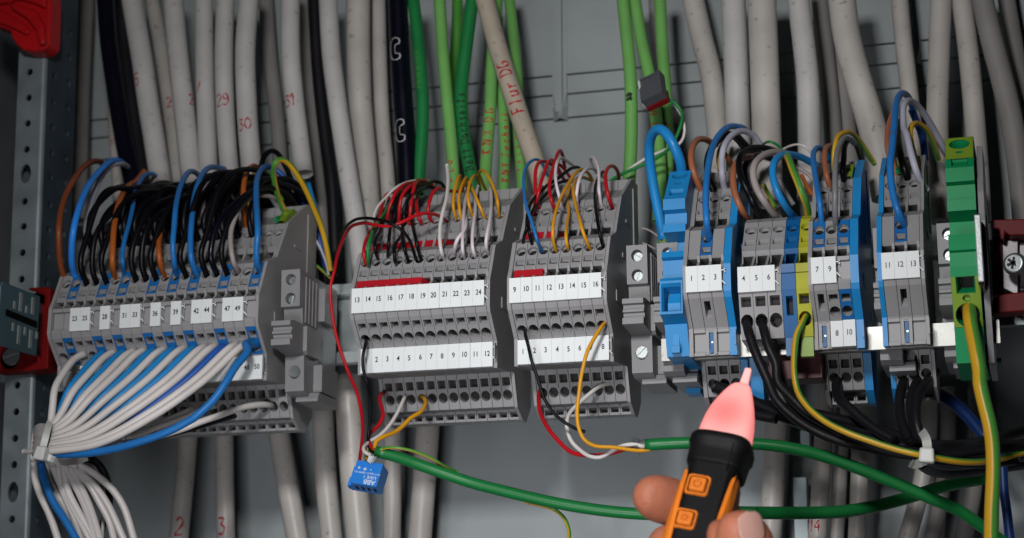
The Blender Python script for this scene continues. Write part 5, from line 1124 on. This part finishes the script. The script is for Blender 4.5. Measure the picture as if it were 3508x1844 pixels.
pm = mb.build('metal_plate', C('side_steel', (.34, .36, .37), .22, metal=.95, var=.3), rh); bv = pm.modifiers.new('b', 'BEVEL'); bv.width = .0006; bv.segments = 3
mb = MB(orr); screwc = at(*RZ(755, 560), 22); mb.cyl(screwc, (-.25, -.95, 0), 5.2, 3.4, 28, r2=4.2)
sc = mb.build('screw', SCREWM, rh); bv = sc.modifiers.new('b', 'BEVEL'); bv.width = .0008; bv.segments = 3
mb = MB(orr); c2_ = screwc+np.array((-.25, -.95, 0))*3.5
for a_ in range(3): t_ = a_*math.pi/3+.3; mb.obox(c2_, (2.6*math.cos(t_), .0, 2.6*math.sin(t_)), (.05, .25, 0), (-.5*math.sin(t_), 0, .5*math.cos(t_)))
mb.build('screw_recess', BLKR, rh)
# green bracket under the busbar at far right and blue/green carriers below
for s_, m_, lb in (([(1683, 905), (1800, 905), (1800, 975), (1683, 975)], TEALP, 'green foot'),):
    extr('foot', s_, X2, 60, 72, m_, None, (0, 0, 0), .3) if False else None
mb = MB((0, 0, 0)); o3 = at(*X2(1740, 940), 60); mb = MB(o3)
for (x0_, x1_, y0_, y1_) in ((1683, 1780, 925, 975), (1683, 1845, 1035, 1062)):
    p, q = at(*X2(x0_, y0_), 62), at(*X2(x1_, y1_), 62); mb.box(p[0], q[0], 60, 68, q[2], p[2])
ft = mb.build('foot', TEALP, rP); ft.location = Vector(o3-np.array(rP.location)/MM)*MM

# ------------------------------------------------------------------ voltage tester held in a hand
R7 = Z(2100, 1200, 2.1017)
def vadd(*a): return np.sum(a, axis=0)
O = at(*R7(792, 693), -86)                       # centre of the cone base
img = lambda ang: Rt*math.sin(ang)+Up*math.cos(ang)   # direction in picture plane, ang right of vertical
alpha = math.radians(20.5); tilt = math.radians(31)
AX = img(alpha)*math.cos(tilt)+Fw*math.sin(tilt); AX /= np.linalg.norm(AX)
side0 = Rt*math.cos(alpha)-Up*math.sin(alpha)       # across, picture plane, to the right
fr0 = np.cross(AX, side0); fr0 /= np.linalg.norm(fr0)
if np.dot(fr0, Fw) > 0: fr0 = -fr0
rot = math.radians(23)                             # front turned toward the left of the picture
FN = fr0*math.cos(rot)-side0*math.sin(rot); SD = side0*math.cos(rot)+fr0*math.sin(rot)
def TP(x, n, s): return O+SD*x+FN*n+AX*s
tst = thing('voltage_tester', 'black and orange pen voltage tester with glowing pink tip', 'voltage tester', O)
def sect(hw, hd, e, n=40, flat=1.0):
    pts = []
    for k in range(n):
        a = 2*math.pi*k/n+math.pi/n; c, s_ = math.cos(a), math.sin(a)
        x = hw*np.sign(c)*abs(c)**(2/e); y = hd*np.sign(s_)*abs(s_)**(2/e)
        if y > flat*hd: y = flat*hd
        pts.append((x, y))
    return pts
def loft(name, secs, mat, parent, org, sub=0, cap=(True, True), smooth=True, rng=None):
    """secs: (s, hw, hd, e, cx, cn, flat, slant)"""
    mb = MB(org); rings = []
    for (s_, hw, hd, e, cx_, cn, fl, sl) in secs:
        ring = []
        for x, y in sect(hw, hd, e, 40, fl): ring.append(mb.vert(TP(x+cx_, y+cn, s_+sl*y/hd)))
        rings.append(ring)
    n = len(rings[0]); ks = range(n) if rng is None else rng
    for a, b in zip(rings, rings[1:]):
        for k in ks: j = (k+1) % n; mb.faces([a[k], a[j], b[j], b[k]])
    if cap[0]: mb.faces(rings[0])
    if cap[1]: mb.faces(rings[-1])
    me = mb.mesh(name, mat, smooth)
    import bmesh
    bm = bmesh.new(); bm.from_mesh(me); bmesh.ops.recalc_face_normals(bm, faces=bm.faces); bm.to_mesh(me); bm.free()
    o = link(name, me, parent)
    if smooth:
        me.polygons.foreach_set('use_smooth', [True]*len(me.polygons))
        md = o.modifiers.new('es', 'EDGE_SPLIT'); md.split_angle = math.radians(38)
    return o
# glowing tip: material emits (the lamp inside), with a dimmer core where the diode sits
gm = bpy.data.materials.new('glow_tip'); gm.use_nodes = True; nt = gm.node_tree; b = nt.nodes['Principled BSDF']
b.inputs['Base Color'].default_value = (.30, .10, .10, 1); b.inputs['Roughness'].default_value = .4; b.inputs['Specular IOR Level'].default_value = .25; b.inputs['Subsurface Weight'].default_value = .0
tc = nt.nodes.new('ShaderNodeTexCoord'); vm = nt.nodes.new('ShaderNodeVectorMath'); vm.operation = 'DISTANCE'
core = (SD*-.8+FN*6.5+AX*10)*MM; vm.inputs[1].default_value = tuple(core)
nt.links.new(tc.outputs['Object'], vm.inputs[0])
mr = nt.nodes.new('ShaderNodeMapRange'); mr.interpolation_type = 'SMOOTHSTEP'; mr.inputs['From Min'].default_value = .0; mr.inputs['From Max'].default_value = .021; nt.links.new(vm.outputs['Value'], mr.inputs['Value'])
cr = nt.nodes.new('ShaderNodeValToRGB'); cr.color_ramp.elements[0].color = (.88, .20, .18, 1); cr.color_ramp.elements[1].color = (1.0, .50, .46, 1)
cr.color_ramp.elements[1].position = .42; ke = cr.color_ramp.elements.new(1.0); ke.color = (1.0, .68, .62, 1)
nt.links.new(mr.outputs['Result'], cr.inputs['Fac'])
lw = nt.nodes.new('ShaderNodeLayerWeight'); lw.inputs['Blend'].default_value = .35
mx = nt.nodes.new('ShaderNodeMix'); mx.data_type = 'RGBA'; mx.inputs['B'].default_value = (1, .14, .14, 1); nt.links.new(cr.outputs['Color'], mx.inputs['A']); nt.links.new(lw.outputs['Facing'], mx.inputs['Factor'])
nt.links.new(mx.outputs['Result'], b.inputs['Emission Color']); b.inputs['Emission Strength'].default_value = .90
cone = []
for s_, hw in ((-2.5, 9.95), (0, 9.9), (5, 9.75), (10, 9.2), (14, 8.4), (18, 7.2), (21.5, 5.9), (24.5, 4.6), (26.4, 3.5), (27.4, 2.2)):
    cone.append((s_, hw, hw*.90, 3.4, (9.9-hw)*.12, 0, 1, 0))
loft('glowing_tip', cone, gm, tst, O, cap=(False, True))
mb = MB(O); c = TP(1.3, .2, 30.0)
mb.obox(c, SD*1.75, FN*1.3, AX*5.0, taper=.70); pr = mb.build('probe', gm, tst); bv = pr.modifiers.new('b', 'BEVEL'); bv.width = .0004; bv.segments = 2
# collar, slanted like a hood
col = [(.2, 10.2, 9.3, 3.6, 0, 0, 1, 0), (.4, 11.3, 10.4, 3.6, 0, 0, 1, 0), (-.6, 11.9, 11.0, 3.6, 0, 0, 1, 0), (-3.2, 11.9, 11.0, 3.6, 0, 0, 1, 0), (-4.0, 11.2, 10.4, 3.8, 0, 0, 1, 0), (-7, 10.9, 10.2, 4, 0, 0, 1, 0), (-11, 10.7, 10.3, 4, 0, 0, 1, 0), (-12, 10.0, 9.4, 4, 0, 0, 1, 0)]
loft('collar', col, BLKR, tst, O)
bod = [(-6, 9.6, 8.8, 4.5, 0, 0, .97, 0), (-16, 9.4, 8.8, 4.5, 0, 0, .97, 0), (-24, 9.3, 8.8, 4.5, 0, 0, .97, 0), (-50, 9.3, 8.8, 4.5, 0, 0, .97, 0), (-110, 9.3, 8.8, 4.5, 0, 0, .97, 0)]
loft('body', bod, BLKR, tst, O)
# orange side grips as swelling shells on both sides
def grip(sgn):
    mb = MB(O); rings = []
    prof_ = [(-13.5, 9.6, 3.5, -.2), (-16, 10.3, 5.6, .1), (-22, 10.9, 7.0, .8), (-30, 11.0, 7.6, 1.3), (-40, 11.0, 7.9, 1.8), (-52, 11.0, 8.0, 2.4), (-64, 11.0, 8.0, 2.6), (-110, 11.0, 8.0, 2.6)]
    for s_, hw, hd, inw in prof_:
        pts = [(hw-inw-2.2, hd+1.35), (hw-inw-.6, hd+1.5), (hw-.7, hd-.4), (hw, hd-2.2), (hw, -hd+2.2), (hw-.7, -hd+.4), (hw-inw-.6, -hd-1.5), (hw-3.5, 0)]
        rings.append([mb.vert(TP(sgn*x, y, s_)) for x, y in pts])
    for a, b_ in zip(rings, rings[1:]):
        for k in range(8): j = (k+1) % 8; mb.faces([a[k], a[j], b_[j], b_[k]])
    mb.faces(rings[0]); mb.faces(rings[-1])
    for k in range(7 if sgn > 0 else 0): # finger ribs
        s_ = -30-k*6.5; mb.obox(TP(sgn*11.0, 0, s_), SD*.45, FN*4.6, AX*.6)
    o = mb.build('side_grip', ORG, tst); bv = o.modifiers.new('b', 'BEVEL'); bv.width = .0007; bv.segments = 3; bv.limit_method = 'ANGLE'; bv.angle_limit = math.radians(25); return o
grip(1); grip(-1)
# ridge line on the front right of the black body
mb = MB(O); mb.obox(TP(6.6, 8.75, -26), SD*.22, FN*.28, AX*12); mb.obox(TP(6.0, 10.25, -9), SD*.2, FN*.25, AX*6); mb.build('ridge', BLKR, tst)
# buttons
def front_hit(px, py, n0=8.5):
    d = ray(*R7(px, py)); p0 = TP(0, n0, 0); t_ = np.dot(p0-CAM, FN)/np.dot(d, FN); p = CAM+d*t_; q = p-O; return np.dot(q, SD), np.dot(q, AX)
def rrect(mb, cx_, cs, hx, hs, r, n0, n1, inset=0.0, hole=None):
    def loop(hx, hs, r, n): 
        out = []
        for (sx, sy, a0) in ((1, 1, 0), (-1, 1, 90), (-1, -1, 180), (1, -1, 270)):
            for k in range(5):
                a = math.radians(a0+22.5*k); out.append(mb.vert(TP(cx_+sx*(hx-r)+r*math.cos(a), n, cs+sy*(hs-r)+r*math.sin(a))))
        return out
    lo = loop(hx, hs, r, n0); hi = loop(hx-inset, hs-inset, max(r-inset*.5, .2), n1); m = len(lo)
    for k in range(m): j = (k+1) % m; mb.faces([lo[k], lo[j], hi[j], hi[k]])
    if hole:
        h_ = loop(hole[0], hole[1], hole[2], n1); hl = loop(hole[0]-.2, hole[1]-.2, hole[2], n0+.15)
        for k in range(m): j = (k+1) % m; mb.faces([hi[k], hi[j], h_[j], h_[k]]); mb.faces([h_[k], h_[j], hl[j], hl[k]])
    else: mb.faces(hi)
for bi, (bx, by, bs) in enumerate(((612, 972, 1.0), (520, 1215, .95))):
    cxb, csb = front_hit(bx, by)
    mb = MB(O); rrect(mb, cxb, csb, 4.5*bs, 4.3*bs, 1.5, 8.3, 9.25, .35, hole=(3.65*bs, 3.45*bs, 1.1)); fr = mb.build('button_frame', ORG, tst)
    mb = MB(O); rrect(mb, cxb, csb, 3.15*bs, 2.95*bs, 1.0, 8.4, 10.0, .35); bt = mb.build('button', ORG, tst)
    bv = bt.modifiers.new('b', 'BEVEL'); bv.width = .0003; bv.segments = 2; bv.limit_method = 'ANGLE'
    SYM = C('orange_symbol', (.45, .08, .006), .6)
    mb = MB(O)
    if bi == 0:
        P = [TP(cxb+1.35*math.cos(math.radians(a)), 10.02, csb-.1+1.35*math.sin(math.radians(a))) for a in range(125, 416, 15)]
        tm = tube_mb(np.array(P), .2, 6, O); me = tm.mesh('power_symbol', SYM, True); so_ = link('power_symbol', me, bt)
        tm = tube_mb(np.array([TP(cxb, 10.02, csb+.3), TP(cxb, 10.02, csb+1.0), TP(cxb, 10.02, csb+1.6)]), .2, 6, O); link('power_symbol', tm.mesh('power_symbol', SYM, True), bt)
    else:
        P = [TP(cxb+.8*math.cos(math.radians(a)), 10.02, csb+.8*math.sin(math.radians(a))) for a in range(0, 361, 20)]
        link('lamp_symbol', tube_mb(np.array(P), .18, 6, O).mesh('lamp_symbol', SYM, True), bt)
        for k in range(8):
            a = k*math.pi/4; mb.obox(TP(cxb+1.55*math.cos(a), 10.04, csb+1.55*math.sin(a)), (SD*math.cos(a)+AX*math.sin(a))*.35, FN*.12, (-SD*math.sin(a)+AX*math.cos(a))*.18)
        mb.build('lamp_symbol', SYM, bt)

# hand: index fingertip behind on the left, thumb in front on the right, one closed skin
SKIN = plastic('skin', (.50, .175, .10), .46, var=.34, bump=.9, scale=700, sss=.12)
nt = SKIN.node_tree
# finger print ridges
wv = nt.nodes.new('ShaderNodeTexWave'); wv.wave_type = 'RINGS'; wv.inputs['Scale'].default_value = 420; wv.inputs['Distortion'].default_value = 6; wv.inputs['Detail'].default_value = 2; wv.inputs['Detail Scale'].default_value = .25
tcs = nt.nodes.new('ShaderNodeTexCoord'); nt.links.new(tcs.outputs['Object'], wv.inputs['Vector'])
b2p = nt.nodes.new('ShaderNodeBump'); b2p.inputs['Strength'].default_value = .22; b2p.inputs['Distance'].default_value = .0002
old = nt.nodes['Principled BSDF'].inputs['Normal'].links[0].from_socket; nt.links.new(wv.outputs['Fac'], b2p.inputs['Height']); nt.links.new(old, b2p.inputs['Normal']); nt.links.new(b2p.outputs['Normal'], nt.nodes['Principled BSDF'].inputs['Normal'])
def finger(pts, rad, flat, nvec, n=28, step=1.2):
    """pts: 3D centre line from root to tip, rad list, flat = thickness ratio along nvec"""
    path = catmull(pts, step); N = len(path); rr = np.interp(np.linspace(0, 1, N), np.linspace(0, 1, len(rad)), rad)
    mb = MB(Oh); T = np.gradient(path, axis=0); T /= np.linalg.norm(T, axis=1)[:, None]; rings = []
    seg = np.concatenate([[0], np.cumsum(np.linalg.norm(np.diff(path, axis=0), axis=1))]); Ltot = seg[-1]
    for i in range(N):
        n_ = nvec-T[i]*np.dot(nvec, T[i]); n_ /= np.linalg.norm(n_); s_ = np.cross(n_, T[i]); rem = Ltot-seg[i]; r = rr[i]
        if rem < r*1.15: q = 1-rem/(r*1.15); r = r*math.sqrt(max(0.0, 1-q**2.2))
        r = max(r, .05)
        rings.append([mb.vert(path[i]+s_*r*math.cos(a)+n_*r*flat*math.sin(a)) for a in [2*math.pi*k/n for k in range(n)]])
    for a, b_ in zip(rings, rings[1:]):
        for k in range(n): j = (k+1) % n; mb.faces([a[k], a[j], b_[j], b_[k]])
    mb.faces(rings[0]); mb.faces(rings[-1]); return mb
Oh = at(*R7(760, 1500), -105)
yI, yT = -82, -118
allm = MB(Oh)
def addm(m):
    base = len(allm.v); allm.v += m.v; allm.f += [[k+base for k in f] for f in m.f]; allm.mi += m.mi
# index finger: wraps behind the tester, its pad showing at the left
idx = [at(*R7(1010, 1560), -72), at(*R7(860, 1330), -62), at(*R7(640, 1160), -64), at(*R7(420, 1095), -72), at(*R7(270, 1052), -80), at(*R7(152, 1032), -85)]
addm(finger(idx, [10.5, 9.8, 9.4, 9.3, 9.2, 7.8], .86, -Fw))
# middle finger just below
midf = [at(*R7(1000, 1700), -76), at(*R7(800, 1560), -66), at(*R7(560, 1450), -70), at(*R7(380, 1415), -80), at(*R7(270, 1405), -86)]
addm(finger(midf, [10.5, 10, 9.6, 9.2, 8.2], .86, -Fw))
ring = [at(*R7(960, 1900), -76), at(*R7(760, 1800), -66), at(*R7(520, 1700), -72), at(*R7(350, 1670), -88), at(*R7(270, 1660), -94)]
addm(finger(ring, [10, 9.6, 9.2, 8.6, 7.4], .86, -Fw))
lit = [at(*R7(900, 2080), -78), at(*R7(720, 2010), -68), at(*R7(500, 1930), -76), at(*R7(370, 1900), -92), at(*R7(310, 1890), -97)]
addm(finger(lit, [8.6, 8.2, 7.6, 7.0, 6.2], .86, -Fw))
thb = [at(*R7(1240, 2150), -92), at(*R7(1120, 1850), -104), at(*R7(1010, 1600), -114), at(*R7(955, 1420), -119), at(*R7(915, 1270), -121), at(*R7(893, 1148), -121)]
tn = -Fw*.95+Rt*.32
addm(finger(thb, [14, 12.0, 10.8, 10.6, 10.6, 9.4], .80, tn))
pad = [at(*R7(940, 1500), -114), at(*R7(850, 1400), -112), at(*R7(790, 1290), -111), at(*R7(800, 1215), -111)]
addm(finger(pad, [8, 8.2, 7.6, 5.8], .85, tn))
# palm block joining the roots
palm = [at(*R7(1240, 2300), -88), at(*R7(1130, 2080), -84), at(*R7(1050, 1800), -78), at(*R7(1010, 1600), -74)]
addm(finger(palm, [24, 24, 20, 13], .6, -Fw))
me = allm.mesh('hand', SKIN, True)
hand = link('hand', me, None, Oh); tag(hand, 'bare hand gripping the tester, thumb with nail in front and fingertip behind', 'hand')
rm = hand.modifiers.new('r', 'REMESH'); rm.mode = 'VOXEL'; rm.voxel_size = .0007; rm.use_smooth_shade = True
sm = hand.modifiers.new('s', 'SMOOTH'); sm.iterations = 10; sm.factor = .6
# nail
mb = MB(Oh); T0 = at(*R7(893, 1148), -121)-at(*R7(955, 1420), -119); T0 /= np.linalg.norm(T0); nn_ = tn-T0*np.dot(tn, T0); nn_ /= np.linalg.norm(nn_); ss_ = np.cross(T0, nn_)
if np.dot(ss_, Rt) < 0: ss_ = -ss_
cN = at(*R7(952, 1248), -121)
cN = cN-ss_*0
ax_c = at(*R7(910, 1250), -121)
rows = []
NU, NV = 18, 16
for i in range(NU+1):
    u_ = -1+2*i/NU; row = []
    for j in range(NV+1):
        v_ = -1+2*j/NV
        # rounded outline: superellipse
        wv_ = 4.7*(1-abs(u_)**3.2)**(1/2.4)+.02; a = v_*wv_; along_ = u_*5.6
        ang_ = a/9.6+.06; rad_ = 8.9+.25*(1-u_*u_)-.0+max(0, u_-.5)*-1.0
        row.append(mb.vert(ax_c+T0*(along_-1.9)+nn_*(math.cos(ang_)*rad_)+ss_*(math.sin(ang_)*rad_*1.16)))
    rows.append(row)
for a, b_ in zip(rows, rows[1:]):
    for j in range(NV): mb.faces([a[j], a[j+1], b_[j+1], b_[j]])
NAIL = C('nail', (.60, .34, .28), .22, var=.12, bump=.1, coat=.4, sss=.1)
nl = mb.build('thumbnail', NAIL, hand, smooth=True); so2 = nl.modifiers.new('so', 'SOLIDIFY'); so2.thickness = .0006; so2.offset = -1
